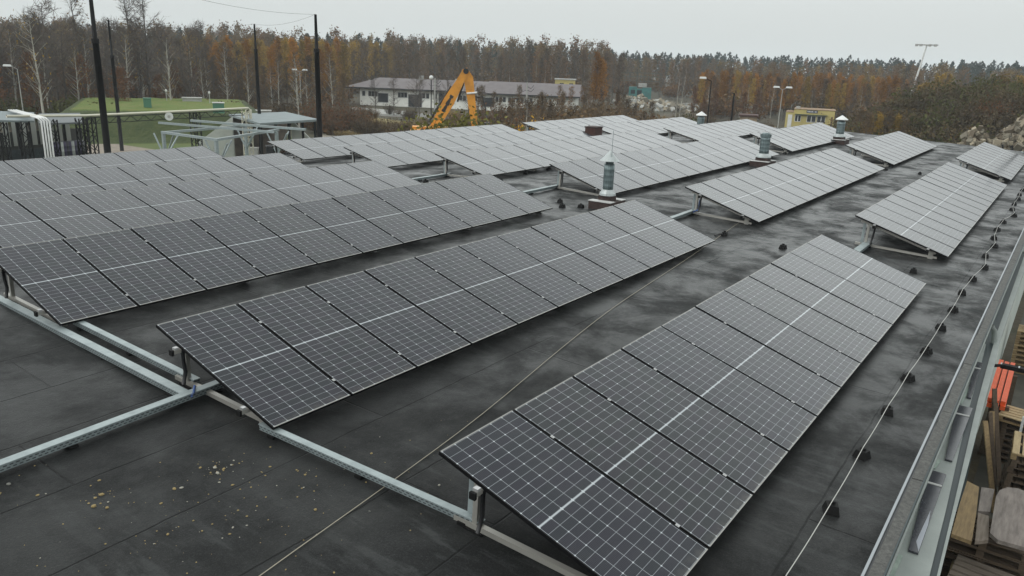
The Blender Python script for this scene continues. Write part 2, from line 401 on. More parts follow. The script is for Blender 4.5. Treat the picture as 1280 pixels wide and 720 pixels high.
# right-hand edge: upstand, zinc strip, ragged flashing, coping
bb = MB(); bb.box(X0, X1, .578, .600, -.05, .105); obj('edge_strip', bb, M_ZINC, WB)
bb = MB(); rnd = random.Random(5)
nseg = 150; top = []
for i in range(nseg+1):
    x = X0+(X1-X0)*i/nseg
    top.append((x, .565-rnd.random()*.018))
bb.add([(x, .579, .090) for x, _ in top]+[(x, y, .094) for x, y in top]+[(x, y-.012, .04) for x, y in top],
       [(i+1, i, nseg+1+i, nseg+2+i) for i in range(nseg)]+[(nseg+2+i, nseg+1+i, 2*nseg+2+i, 2*nseg+3+i) for i in range(nseg)])
obj('flashing', bb, M_FLASH, WB)
bb = MB()
for i in range(34):
    a = X0+i*2.0; bb.box(a, min(a+1.985, X1), .455, .553, -.05, .118+rnd.uniform(-.004, .004))
obj('coping', bb, M_COPE, WB)
bb = MB(); bb.box(X0, X1, .443, .4545, -.02, .112); obj('coping_edge', bb, M_GUT, WB)
bb = MB(); bb.box(X0, X1, .426, .4425, .025, .06); obj('drip_edge', bb, M_LEDGE, WB)
bb = MB(); bb.box(X0, X1, .52, .575, ZG-.2, -.06); bb.box(X1-.2, X1, .44, YL, ZG-.2, -.06); bb.box(X0, X0+.2, .44, YL, ZG-.2, -.06)
bb.box(X0+.2, X1-.2, YL-.2, YL, ZG-.2, -.07); obj('wall', bb, M_WALL, WB)
bb = MB(); bb.box(X0, X1, YL, YL+.12, -.10, .02); bb.box(X1+.005, X1+.12, .6, YL, -.10, -.02); obj('eaves_trim', bb, M_FLASH, WB)

# lean-to ledge of pale sheet under the parapet, set slightly askew to the roof edge
LD = thing('lean_to_ledge', 'narrow lean-to of pale sheeting with dark roof panes below the parapet', 'lean-to')
def ly(x): return .185+(x-6.5)*.0292            # outer edge of the pale sheet
GX = [(1.0,-.02),(7.2,.195),(8.45,.235),(10.2,.31),(11.9,.375),(13.2,.41),(14.75,.46)]
GR = [(1.0,-.07),(7.2,.14),(8.5,.18),(10.25,.24),(12.0,.30),(13.3,.33),(15.4,.375),(24,.42)]
GL = [(1.0,-.075),(7.2,.118),(8.5,.150),(10.25,.180),(12.0,.220),(13.4,.240),(15.4,.290),(20.3,.300),(32,.315)]
bb = MB(); bb.prism(GX+[(14.75,.515),(1.0,.515)], -.40, -.35); obj('sheet', bb, M_LEDGE, LD)
bb = MB(); bb.prism(GR+[(24,.515),(14.8,.515)]+GX[::-1], -.50, -.42); obj('gutter', bb, M_GUT, LD)
bb = MB(); bb.prism(GL+[(32,.515),(24.01,.515)]+GR[::-1], -.46, -.39); obj('gutter_lip', bb, M_LEDGE, LD)
PE = ((.22, .27), (.33, .34), (.33, .31+.01), (.38, .40))
for k, (xa, xb, wa, wb) in enumerate(((4.9, 6.8, .09, .11), (7.41, 9.26, .085, .135), (9.66, 11.52, .075, .13), (11.9, 13.6, .05, .05))):
    bb = MB(); e0, e1 = PE[k]
    bb.prism([(xa, e0), (xb, e1), (xb, .514), (xa, e0+wa)], -.346, -.325, 0)
    p = obj('roof_pane', bb, M_PANE, LD)
    if k == 1:
        bb = MB(); bb.prism([(7.43, e0+.004), (8.0, e0+.006), (8.3, e0+.03), (7.6, e0+.05)], -.3245, -.321); obj('painted_reflection', bb, M_PANE2, p)  # sky reflection painted as a pale shape on the pane
    bb = MB(); bb.prism([(xb-.36, e1+.002), (xb-.32, e1+.002), (xb-.32, .51), (xb-.36, .505)], -.3245, -.318); obj('pane_bar', bb, M_CAPB, p)
for xa, xb in ((6.2, 7.3), (9.35, 9.62), (11.62, 12.3)):
    bb = MB(); bb.prism([(xa, .46), (xb, .44), (xb, .5135), (xa, .5135)], -.346, -.338)
    obj('sage_insert', bb, M_SLIVER, LD)
DP = thing('downpipe', 'dark rainwater pipe with a pale curved elbow under the parapet edge', 'downpipe', (15.1, .40, 0))
bb = MB(); bb.tube([(0,.06,-.12),(.03,0,-.2),(.03,-.03,-.35),(.0,-.03,-.8)], .045, 8); obj('elbow', bb, M_LEDGE, DP, smooth=True)
bb = MB(); bb.tube([(0,-.03,-.8),(0,-.03,ZG+.02)], .045, 8); obj('pipe', bb, M_GUT, DP, smooth=True)

# ------------------------------------------------------------------ solar arrays
L_, W_, PW, TILT = 2.083, 1.058, 1.036, R(15.38)
LC, LS = L_*math.cos(TILT), L_*math.sin(TILT); ZLO = .147
def panel_meshes():
    b = MB(); t = .032; fr = .0105
    b.box(0, PW, 0, L_, -t, -.004, 0)                                    # black tray
    zt = .0
    b.box(0, fr, 0, L_, -.004, zt, 0); b.box(PW-fr, PW, 0, L_, -.004, zt, 0)
    b.box(fr, PW-fr, 0, fr, -.004, zt, 1); b.box(fr, PW-fr, L_-fr, L_, -.004, zt, 1)
    o = b.add([(fr,fr,-.0025),(PW-fr,fr,-.0025),(PW-fr,L_-fr,-.0025),(fr,L_-fr,-.0025)], [(0,1,2,3)], 2)
    mu = .010/(PW-2*fr)*6.0; 
    b.uv[len(b.f)-1] = [(-.06,-12.16),(6.06,-12.16),(6.06,12.16),(-.06,12.16)]
    c = MB(); c.box(PW-.004, W_+.004, -.018, .018, .001, .005); c.tube([((PW+W_)/2, 0, .006), ((PW+W_)/2, 0, .011)], .006, 6)
    return b.mesh('solar_panel', [M_FRAME, M_RIM, M_CELL]), c.mesh('clamp', [M_CLAMP])
ME_PANEL, ME_CLAMP = panel_meshes()
def frame_meshes():
    yb, yt = .16, LC-.30
    zp = lambda y: ZLO + y*math.tan(TILT) - .085
    a = MB(); a.beam((0,.22,.045), (0,LC-.08,.045), .055, .05)
    p = MB(); p.beam((0,yt,.07), (0,yt,zp(yt)), .05, .05, upv=(0,1,0))
    u = MB(); u.beam((0,.26,zp(.26)), (0,LC-.12,zp(LC-.12)), .045, .045)
    s = MB(); s.beam((.05,yt+.1,.07), (.05,yt+.1,zp(yt+.1)), .012, .06, upv=(0,1,0))
    f = MB(); f.box(-.03, .03, .30, .40, .0, .14)
    pad = MB(); pad.box(-.05, .05, yt-.1, yt+.1, .002, .020)
    return [a.mesh('support_frame', [M_ALU]), p.mesh('rear_post', [M_ALU]), u.mesh('upper_rail', [M_ALU]), s.mesh('strap_post', [M_GALV]), f.mesh('front_foot', [M_ALU]), pad.mesh('base_pad', [M_BLACK])]
FR = frame_meshes()
M_CABLE = mat('black_cable', (.010, .010, .011), .5); M_BLUE = mat('blue_cable', (.03, .07, .20), .5)
RX = Matrix.Rotation(R(2.2), 3, 'X')
GRP_A = 'solar arrays in rows on the flat roof'
LAB_ = {}
LAB = {
 (0,0): 'dark array beside the parapet wire, running out at the bottom edge of the picture',
 (0,1): 'pale grey array by the parapet wire with a broad bright tray at its near end',
 (0,2): 'pale array beside the parapet wire at the roof end before the rubble heap',
 (1,0): 'dark array of eleven panels whose corner stands over the joint of the cable trays',
 (1,1): 'pale array with a black and blue cable, just behind the diagonal wire end',
 (1,2): 'pale array at the far roof end, just right of the tallest white-capped vent pipe',
 (2,0): 'dark array at the left edge with two trays running out from its near corner',
 (2,1): 'long pale array behind the vent pipe with the cone cap and spike',
 (2,2): 'pale array in front of the yellow building, left of a white-capped vent pipe',
 (3,0): 'grey array just behind the dark array that meets the left picture edge',
 (3,1): 'long pale array whose near corner overhangs the open roof square with a tray',
 (3,2): 'pale array beside the short white-capped vent, in front of the brown hut',
 (4,0): 'grey array third from the front at the left edge, before the outermost one',
 (4,1): 'long pale array on the far slope facing the excavator, second from the roof edge',
 (4,2): 'pale array with the red brick chimney at its near end',
 (5,0): 'grey outermost array at the left, in front of the paved path and steel carport frame',
 (5,1): 'outermost long array on the roof edge, below the open shed and the excavator',
 (5,2): 'outermost pale array on the far roof edge, in front of the brown scrub',
}
SEG = {0: (4.42, 11), 1: (18.82, 14), 2: (35.35, 11)}
for k in range(6):
    for s in range(3):
        x0, n = SEG[s]
        if (k, s) == (0, 2): n = 10
        if k == 2 and s == 0: x0 = 4.36
        yt = 3.67+4.16*k; jit = random.Random(k*7+s)
        if k < 3:
            o = RX @ Vector((x0, yt-LC, 0)); rot = R(2.2)
        else:
            rot = -R(2.2); base = Vector((x0-(.1 if s == 1 else 0), yt, zr(yt)+.02)); o = base + Matrix.Rotation(rot, 3, 'X') @ Vector((0, -LC, 0))
        A = thing('solar_array', LAB[(k,s)], 'solar array', o, (rot, 0, 0), GRP_A)
        near = (k <= 2 and s == 0)
        for i in range(n):
            p = link('solar_panel', ME_PANEL, A, (i*W_, 0, ZLO), (TILT+R(jit.gauss(0,.09)), R(jit.gauss(0,.05)), 0))
            if i < n-1 and near:
                for v in (.30, 1.62): link('clamp', ME_CLAMP, p, (0, v, 0))
        LX = n*W_
        for v in (.42, 1.62):
            bb = MB(); y, z = v*math.cos(TILT), ZLO+v*math.sin(TILT)-.055
            bb.beam((-.09, y, z), (LX+.07, y, z), .042, .042); pr = obj('purlin', bb, M_ALU, A)
            bb = MB(); bb.box(-.115, -.089, y-.03, y+.03, z-.032, z+.03); obj('end_cap', bb, M_BLACK, pr)
            bb = MB(); bb.box(-.075, -.03, y-.025, y+.025, z+.024, z+.05); obj('end_clamp', bb, M_CLAMP, pr)
        nf = 6 if n > 11 else 5
        for i in range(nf):
            fx = .16+(LX-.32)*i/(nf-1)
            f = link('support_frame', FR[0], A, (fx, 0, 0))
            for me in FR[1:]: link(me.name, me, f)
        yp = LC-.30
        bb = MB(); zt = ZLO+yp*math.tan(TILT)-.05
        bb.tube([(.02,yp-.16,zt-.04),(.03,yp-.15,zt-.2),(.05,yp-.14,.25),(.03,yp-.12,.10)], .022, 6)
        obj('cable', bb, M_CABLE, A, smooth=True)
        if (k, s) in ((1, 1), (1, 0)):
            bb = MB(); bb.tube([(.06,yp-.12,.42),(.07,yp-.11,.3),(.04,yp-.1,.15),(-.1,yp-.05,.12)] if s else [(.05,yp-.30,.13),(-.04,yp-.42,.12),(-.10,yp-.47,.115)], .022 if s else .014, 6)
            obj('blue_cable', bb, M_BLUE, A, smooth=True)

# ------------------------------------------------------------------ cable trays on the roof
def tray(p, q, label, wd=.105, ht=.06, lift=.035):
    p = Vector((p[0], p[1], zr(p[1])+lift+ht/2)); q = Vector((q[0], q[1], zr(q[1])+lift+ht/2))
    ln = (q-p).length; d = q-p; rz = math.atan2(d.y, d.x); ry = -math.asin(d.z/ln)
    T = thing('cable_tray', label, 'cable tray', p, (0, ry, rz), 'galvanised cable trays on the roof felt')
    b = MB(); b.box(0, ln, -wd/2, wd/2, -ht/2, ht/2); 
    obj('channel', b, M_GALVD, T)
    b = MB(); b.box(-.01, ln+.01, -wd/2-.006, wd/2+.006, ht/2+.001, ht/2+.011); obj('lid', b, M_GALV, T)
    b = MB(); 
    for i in range(max(2, int(ln/1.6))+1):
        x = ln*(i+.15)/(max(2, int(ln/1.6))+.3); b.box(x-.04, x+.04, -wd/2-.02, wd/2+.02, -ht/2-lift+.002, -ht/2-.001)
    obj('foot', b, M_BLACK, T)
    return T
tray((4.34, 7.20), (4.42, 13.6), 'wide pale tray running up the left roof to meet the crossing tray', .095)
tray((1.2, 7.02), (4.95, 7.20), 'perforated tray coming in from the left edge, with the others joining it', .095)
tray((4.62, 7.42), (4.63, 10.15), 'thin tray between the two dark arrays, second of the parallel pair', .07)
tray((4.60, 3.32), (4.46, 6.05), 'perforated tray between the bottom-edge array and the array behind it', .066, .055)
tray((16.1, 7.55), (19.2, 7.62), 'pale tray bridging to the array with the blue cable')
tray((16.1, 11.75), (19.2, 11.80), 'pale tray bridging to the array behind the spiked vent pipe')
tray((16.1, 3.30), (19.15, 3.33), 'broad bright tray bridging the gap beside the parapet wire', .15)
tray((16.1, 15.8), (19.1, 15.85), 'thin tray in the open roof square between the pale arrays')

# ------------------------------------------------------------------ lightning wires and blocks
WPTS = [(4.3,1.07),(5.6,1.06),(6.97,1.06),(8.29,1.08),(9.65,1.09),(10.98,1.09),(12.32,1.07),(13.7,1.07),(14.95,1.05),(16.3,1.07),(17.6,1.03),(18.95,.95),(20.2,1.06),(21.6,1.0),(22.7,1.11),(24.05,1.15),(25.5,1.12),(27.05,.97),(28.25,1.1),(29.5,1.13),(30.9,1.11),(32.1,1.15),(33.5,1.14),(34.9,1.1),(36.3,1.12),(37.7,1.08)]
def block_mesh():
    b = MB()
    b.add([(-.085,-.085,.002),(.085,-.085,.002),(.085,.085,.002),(-.085,.085,.002),(-.062,-.062,.085),(.062,-.062,.085),(.062,.062,.085),(-.062,.062,.085)],
          [(3,2,1,0),(4,5,6,7),(0,1,5,4),(1,2,6,5),(2,3,7,6),(3,0,4,7)])
    c = MB(); c.box(-.014, .014, -.03, .03, .086, .112); return b.mesh('weight', [M_BLACK]), c.mesh('wire_clip', [M_BLACK])
ME_BW, ME_BC = block_mesh()
rnd = random.Random(8)
def block(x, y, label, group, rz=None):
    T = thing('wire_block', label, 'wire block', (x, y, zr(y)), (R(2.2) if y < YR else -R(2.2), 0, rnd.uniform(-.4, .4) if rz is None else rz), group)
    T.scale = (.82, .82, 1); link('weight', ME_BW, T); link('wire_clip', ME_BC, T); return T
for i, (x, y) in enumerate(WPTS):
    if i == 0: continue
    if i < 8:
        lab = ['black holder block under the parapet wire, first from the bottom of the picture', 'black holder block under the parapet wire, second from the bottom of the picture', 'black holder block under the parapet wire, third from the bottom of the picture', 'black holder block under the parapet wire, fourth from the bottom of the picture', 'black holder block under the parapet wire, fifth from the bottom of the picture', 'black holder block under the parapet wire, sixth from the bottom of the picture', 'black holder block under the parapet wire, just before the wire starts to wander'][i-1]
    else: lab = 'black holder block under the wandering far stretch of the parapet wire'
    block(x, y, lab, 'holder blocks along the parapet wire' if i < 8 else 'holder blocks along the wandering wire')
def wire(name, pts, r, label, m, hi=None):
    T = MB(); fine = []
    for a, c in zip(pts[:-1], pts[1:]):
        for t in range(6):
            u = t/6; fine.append((a[0]+(c[0]-a[0])*u, a[1]+(c[1]-a[1])*u, a[2]+(c[2]-a[2])*u-.02*math.sin(math.pi*u)*(1 if hi else 0)))
    fine.append(pts[-1]); T.tube(fine, r, 6)
    return tag(obj(name, T, m, smooth=True), label, 'wire')
wire('lightning_wire', [(x, y, zr(y)+.118) for x, y in WPTS], .0042, 'thin pale lightning wire on black blocks beside the parapet', M_WIRE, True)
WK = [(1.2,3.98),(3.02,4.22),(4.6,4.40),(6.3,4.63),(8.69,5.06),(10.57,5.36),(12.2,5.55),(14.01,5.74),(16.2,6.0),(18.2,6.25),(19.1,6.36)]
WD = []
for i in range(len(WK)-1):                          # smooth curve through the knots
    p0, p1, p2, p3 = (Vector(WK[max(0, min(len(WK)-1, i+k))]) for k in (-1, 0, 1, 2))
    for q in range(4):
        t = q/4; WD.append(tuple(.5*((2*p1)+(p2-p0)*t+(2*p0-5*p1+4*p2-p3)*t*t+(3*p1-p0-3*p2+p3)*t*t*t)))
WD.append(WK[-1])
wire('lightning_wire', [(x, y, zr(y)+.014) for x, y in WD], .0042, 'thin tan wire lying diagonally on the felt between the two nearest arrays', M_WIRE2)
g2 = 'spare holder blocks lying about the roof'
for x, y, lab in ((17.26,6.07,'black block at the far end of the diagonal tan wire'),(17.14,4.68,'lone black block on the felt beyond the far corner of the parapet-side array'),(17.3,2.07,'lone black block between two arrays, close to the parapet wire'),
    (34.26,5.9,'tiny black block behind the far corner of the array with the blue cable'),(34.41,4.67,'tiny lone black block on open felt between the far arrays'),(15.86,10.34,'black block beside the far corner of the left-edge array'),
    (16.81,10.22,'smallest black block left of the brick pipe base'),(17.3,10.6,'black block behind the others left of the brick pipe base'),(17.2,9.9,'black block nearest the brick pipe base'),
    (35.1,10.2,'tiny black block right of the capless pipe'),(17.45,15.44,'black block in the open roof square between pale arrays'),(20.93,14.22,'black block under the tilted corner above the open felt'),(18.93,13.77,'black block on open felt by a pale array corner'),(22.43,14.3,'black block half hidden below a pale array edge')):
    block(x, y, lab, g2)
bb = MB(); bb.tube([(17.0,6.2,zr(6.2)+.02),(17.1,6.15,zr(6.2)+.05),(17.18,6.1,zr(6.2)+.05)], .022, 6)
tag(obj('cable_stub', bb, M_CABLE), 'short black cable stub beside the block at the diagonal wire end', 'cable')

# ------------------------------------------------------------------ vent pipes and brick chimney
def vent(x, y, r, h, cap, base, label, lean=0, basew=.40):
    T = thing('vent_pipe', label, 'vent pipe', (x, y, zr(y)), (0, lean, 0))
    z0 = .02
    if base:
        b = MB(); b.box(-basew, basew, -basew*.8, basew*.8, -.05, .20); b.box(-r*1.25, r*1.25, -r*1.25, r*1.25, .2, .34)
        bo = obj('brick_base', b, M_BRICK, T)
        b = MB(); b.box(-basew-.02, -r*1.3, -basew*.8-.01, basew*.8+.01, .203, .222); b.box(r*1.3, basew+.02, -basew*.8-.01, basew*.8+.01, .203, .222); obj('flashing', b, M_CAPB, bo); z0 = .34
    b = MB(); b.lathe([(r*1.62, z0), (r*1.55, z0+.05), (r*1.08, z0+.15), (r*1.03, z0+.15)], 20); obj('collar', b, M_CAPM, T, smooth=False)
    b = MB(); pr = [(r, z0+.10)]
    for k in range(1, 5): zz = z0+.1+(h-.1)*k/5; pr += [(r, zz-.008), (r*1.012, zz), (r, zz+.008)]
    pr += [(r, z0+h)]; b.lathe(pr, 20); b.lathe([(r*.78, z0+h-.02), (r*.78, z0+h+.1)], 16)
    obj('pipe', b, M_PIPE, T, smooth=True)
    if cap == 'cone':
        b = MB(); b.lathe([(r*1.85, z0+h+.08), (r*1.0, z0+h+.20), (.02, z0+h+.33)], 20); c = obj('cone_cap', b, M_CAPM, T)
        b = MB(); b.tube([(-.1, -.1, z0+h+.05), (-.06, -.08, z0+h+.85)], .006, 5); obj('lightning_rod', b, M_PIPE, T)
    elif cap == 'white':
        b = MB(); b.lathe([(r*1.55, z0+h+.08), (r*1.5, z0+h+.11), (.02, z0+h+.30)], 20); obj('cone_cap', b, M_WHITE, T)
    else:
        b = MB(); b.lathe([(r*1.16, z0+h-.05), (r*1.16, z0+h+.06), (r*.95, z0+h+.06), (r*.95, z0+h+.0)], 20); obj('rim', b, M_PIPE, T)
    return T
vent(17.75, 9.45, .135, .80, 'cone', True, 'galvanised vent pipe with a bright cone cap and spike on a brick base')
vent(30.2, 9.55, .18, .82, 'open', True, 'capless grey vent pipe with a dark rim on a brick base', basew=.45)
vent(43.3, 9.95, .20, .78, 'white', True, 'tall vent pipe with a white cone cap, nearest the yellow building', basew=.5)
vent(43.1, 17.5, .20, .60, 'white', True, 'short vent pipe with a white cap poking up among the far arrays', basew=.3)
T = thing('brick_chimney', 'small red brick chimney block between two far arrays', 'chimney', (34.45, 19.5, zr(19.5)))
M_RED = mat('red_brick', (.062, .026, .020), .9, noise=(8, (.042, .020, .016), .4, .6), bump=.4)
b = MB(); b.box(-.37, .37, -.28, .28, -.05, .68); obj('stack', b, M_RED, T)
b = MB(); b.box(-.40, .40, -.31, .31, .681, .73); obj('cap', b, M_BRICK, T)

T = thing('roof_mast', 'thin dark mast at the far roof corner beyond the array by the rubble', 'mast', (51.0, 2.12, zr(2.12)))
b = MB(); b.tube([(0,0,0),(0,0,2.7)], .055, 8); obj('shaft', b, M_POLE_, T); b = MB(); b.box(-.15, .15, -.15, .15, 0, .03); obj('foot_plate', b, M_GALV, T)
# pebbles and grit on the near roof
b = MB(); rnd = random.Random(21)
def pebble(x, y, s):
    a = rnd.uniform(0, 6.28); el = rnd.uniform(1.0, 1.5); mi = 0 if rnd.random() < .75 else (1 if rnd.random() < .7 else 2); s *= .78; o = [(x, y, zr(y)+s*.75)]
    for ring, (q, h) in enumerate(((.72, .62), (1.0, .25), (.85, -.05))):
        for k in range(6):
            t = a+k*1.047; u, v = s*q*el*math.cos(t)*rnd.uniform(.85,1.15), s*q*math.sin(t)*rnd.uniform(.85,1.15)
            o.append((x+u*math.cos(a)-v*math.sin(a), y+u*math.sin(a)+v*math.cos(a), zr(y)+s*h))
    f = [(0, 1+k, 1+(k+1)%6) for k in range(6)]
    for r_ in (0, 1): f += [(1+r_*6+k, 7+r_*6+k, 7+r_*6+(k+1)%6, 1+r_*6+(k+1)%6) for k in range(6)]
    b.add(o, f, mi)
cl = [(3.75,5.75,.10,40),(3.2,5.55,.35,45),(2.85,6.05,.12,34),(2.5,5.3,.6,60),(3.4,4.95,.5,50),(4.1,5.2,.35,40),(4.25,4.6,.5,40),(2.35,6.6,.25,22),(5.3,4.7,.7,30),(2.9,4.7,.5,30)]
for cx, cyy, sp, n in cl:
    for i in range(int(n*.7)): pebble(rnd.gauss(cx, sp), rnd.gauss(cyy, sp*.8), abs(rnd.gauss(0, .0055))+.0022)
for cx, cyy, s in ((2.72,6.0,.028),(2.85,6.12,.024),(2.78,5.9,.02),(3.3,5.75,.022),(3.35,5.72,.018),(2.95,6.35,.016),(2.3,6.75,.025),(2.42,6.85,.022),(2.5,6.5,.016),(3.74,5.8,.02),(3.70,5.7,.022),(3.78,5.72,.018),(4.9,4.05,.016),(2.9,5.2,.016)):
    pebble(cx, cyy, s)
tag(obj('grit', b, [mat('ochre_grit', (.20, .15, .065), .9), mat('pale_grit', (.26, .25, .21), .9), mat('grey_grit', (.10, .10, .09), .9)]), 'ochre grit and pebbles scattered on the near felt', 'grit', kind='stuff')

# ------------------------------------------------------------------ storage yard below the parapet
M_OLDW = mat('weathered_timber', (.20, .165, .135), .9, noise=(3, (.12, .095, .075), .35, .65, (1, 8, 8)))
M_TANW = mat('tan_timber', (.27, .19, .095), .85, noise=(3, (.17, .115, .06), .35, .65, (1, 8, 8)))
M_GREYW = mat('grey_timber', (.23, .20, .18), .9, noise=(2.5, (.13, .11, .10), .35, .65, (1, 6, 6)))
M_DARKW = mat('dark_timber', (.065, .045, .030), .9, noise=(4, (.10, .07, .045), .4, .65, (1, 6, 6)))
M_NEWW = mat('fresh_timber', (.42, .32, .18), .85, noise=(4, (.30, .22, .12), .4, .65, (1, 6, 6)))
M_ORANGE = mat('orange_beam', (.72, .10, .022), .5, noise=(3, (.55, .08, .02), .45, .7))
def slab(poly, z, th, m, label):
    cx = sum(p[0] for p in poly)/len(poly); cyy = sum(p[1] for p in poly)/len(poly)
    bb = MB(); bb.prism([(x-cx, y-cyy) for x, y in poly], 0, th)
    return tag(obj('timber_slab', bb, m, loc=(cx, cyy, z)), label, 'timber slab', 'thick timber slabs on pallets below the parapet')
slab([(13.72,.27),(13.62,.09),(12.7,.035),(11.8,.0),(11.83,.26),(12.8,.275)], -2.46, .06, M_TANW, 'tan timber slab lying tight against the building wall')
slab([(13.65,.06),(13.72,-.12),(12.88,-.13),(12.80,.02)], -2.46, .055, M_GREYW, 'short grey slab with a dark stain beside the tan one')
slab([(12.74,.015),(12.74,-.13),(12.0,-.19),(11.84,-.04)], -2.46, .055, M_OLDW, 'short brown slab end to end with the stained grey one')
slab([(13.35,-.16),(13.6,-.19),(13.78,-.28),(13.85,-.42),(13.8,-.6),(12.3,-.72),(12.0,-.62),(11.97,-.3),(12.1,-.19)], -2.40, .06, M_GREYW, 'largest grey slab with rounded corners, on top of the others')
def pallet_meshes(md, mk):
    top = MB()
    for i in range(5): y = -.4+.0725+i*.16375; top.box(-.6, .6, y-.06, y+.06, .122, .144)
    st = MB()
    for x in (-.55, 0, .55): st.box(x-.05, x+.05, -.4, .4, .100, .1215)
    bl = MB(); bl.box(-.05, .05, -.05, .05, .022, .0995)
    bs = MB()
    for y in (-.35, 0, .35): bs.box(-.6, .6, y-.05, y+.05, 0, .0215)
    return [top.mesh('deck_boards', [md]), st.mesh('stringer', [mk]), bl.mesh('spacer_block', [mk]), bs.mesh('runner', [mk])]
PAL = {'old': pallet_meshes(M_OLDW, M_DARKW), 'dark': pallet_meshes(M_DARKW, M_DARKW), 'new': pallet_meshes(M_NEWW, M_TANW)}
def pallet(x, y, z, kind, label, group, rz=0, rx=0, ry=0):
    T = thing('pallet', label, 'pallet', (x, y, z), (rx, ry, rz), group)
    for me in PAL[kind]:
        if me.name.startswith('spacer'):
            for qx in (-.55, 0, .55):
                for qy in (-.35, 0, .35): link('spacer_block', me, T, (qx, qy, 0))
        else: link(me.name.split('.')[0], me, T)
    return T
rnd = random.Random(4)
GP = 'timber pallets stacked in the yard'
# under the slabs
for k in range(13): pallet(12.8+rnd.uniform(-.03,.03), -.13+rnd.uniform(-.02,.02), ZG+.004+k*.148, 'dark', 'dark pallet in the stack carrying the timber slabs', 'pallets under the timber slabs', R(90)+rnd.uniform(-.03,.03))
for k in range(11): pallet(11.9+rnd.uniform(-.02,.02), -.42+rnd.uniform(-.02,.02), ZG+.004+k*.148, 'old', 'grey slatted pallet in the stack at the bottom right corner', 'grey pallets at the bottom corner', R(86)+rnd.uniform(-.03,.03))
for k in range(10): pallet(17.75+rnd.uniform(-.03,.03), -.62+rnd.uniform(-.02,.02), ZG+.004+k*.148, 'new' if k == 9 else 'dark', 'fresh pale pallet on top of the tall dark stack' if k == 9 else 'dark pallet in the tall stack at the right edge', None if k == 9 else 'dark pallets in the tall right-hand stack', R(3)+rnd.uniform(-.03,.03))
for k in range(9): pallet(27.2+rnd.uniform(-.03,.03), -.35, ZG+.004+k*.148, 'new', 'pale pallet in the far stack under the orange box', 'pale pallets in the far stack', R(90))
pallet(20.1, -.50, ZG+1.05, 'new', 'pale pallet lying on the low dark stack by the orange beams', GP, R(80), R(0))
for k in range(7): pallet(20.3, -.55, ZG+.004+k*.148, 'dark', 'dark pallet in the low stack behind the upright one', 'dark pallets behind the upright one', R(92))
# plywood offcut by the wall
b = MB(); b.prism([(12.85,.20),(12.55,.10),(12.1,.08),(12.0,.20)], -3.26, -3.2)
tag(obj('plywood_board', b, M_NEWW), 'pale plywood offcut low down between wall and pallets', 'board')
# boards leaning on the wall
for k in range(7):
    b = MB(); x = 17.9+k*.33; b.beam((x, .32-.02*k%.1, ZG+1.75+rnd.uniform(-.3,.2)), (x-.5+rnd.uniform(-.2,.2), -.05-rnd.uniform(0,.15), ZG+.02), .10, .03)
    tag(obj('plank', b, M_DARKW if k % 3 else M_TANW), 'dark plank leaning against the wall beneath the orange beams', 'plank', 'planks leaning on the wall')
# orange racking beams
RKT = thing('beam_bundle_rack', 'low dark timber cradle under the orange beams', 'cradle', (21.4, .27, ZG))
for x in (-1.2, 1.2):
    b = MB(); b.box(x-.06, x+.06, -.30, .10, 0, 1.28); obj('bearer', b, M_DARKW, RKT)
for k, (dx, dy, dz) in enumerate(((0,.09,0),(0,-.04,0),(0,-.17,0),(.04,.10,.115),(-.02,-.03,.115),(.05,-.16,.10))):
    b = MB(); b.beam((-1.55+dx, dy, 1.34+dz), (1.55+dx, dy+.02, 1.34+dz), .10, .10)
    tag(obj('racking_beam', b, M_ORANGE, loc=(21.4, .27, ZG)), 'orange steel racking beam in the bundle by the wall', 'steel beam', 'orange racking beams in a bundle')
b = MB(); b.box(-.4, .4, -.25, .25, 0, .35)
OB = tag(obj('storage_box', b, M_ORANGE, loc=(27.3, -.3, ZG+1.36)), 'orange box on the far pale pallets at the right edge', 'box')
b = MB(); b.box(-.42, .42, -.27, .27, .351, .38); obj('lid', b, M_ORANGE, OB)
# black arm lamp reaching out from the wall
AR = thing('arm_lamp', 'black bracket arm with a slim floodlight sticking out from the wall', 'lamp', (14.0, .42, -.5))
b = MB(); b.tube([(0,.0,0),(.1,-.12,0),(.2,-.26,.01)], [.035,.03,.024], 8); obj('bracket', b, M_BLACK, AR)
b = MB(); b.box(.16, .26, -.62, -.24, -.03, .035); hd = obj('lamp_head', b, M_BLACK, AR)
b = MB(); b.box(.165, .255, -.255, -.235, .0355, .042); b.box(.165, .255, -.5, -.48, .0355, .042); obj('band', b, M_CAPM, hd)
b = MB(); b.lathe([(.03,-.03),(.045,-.01),(.045,.03),(.02,.045)], 10, (.12,-.1)); obj('white_knob', b, M_WHITE, AR)
b = MB(); b.box(0, .05, -.05, 0, 0, 1.6)
tag(obj('white_post', b, M_WHITE, loc=(18.9, -.3, ZG)), 'short white post standing by the stack at the right edge', 'post')

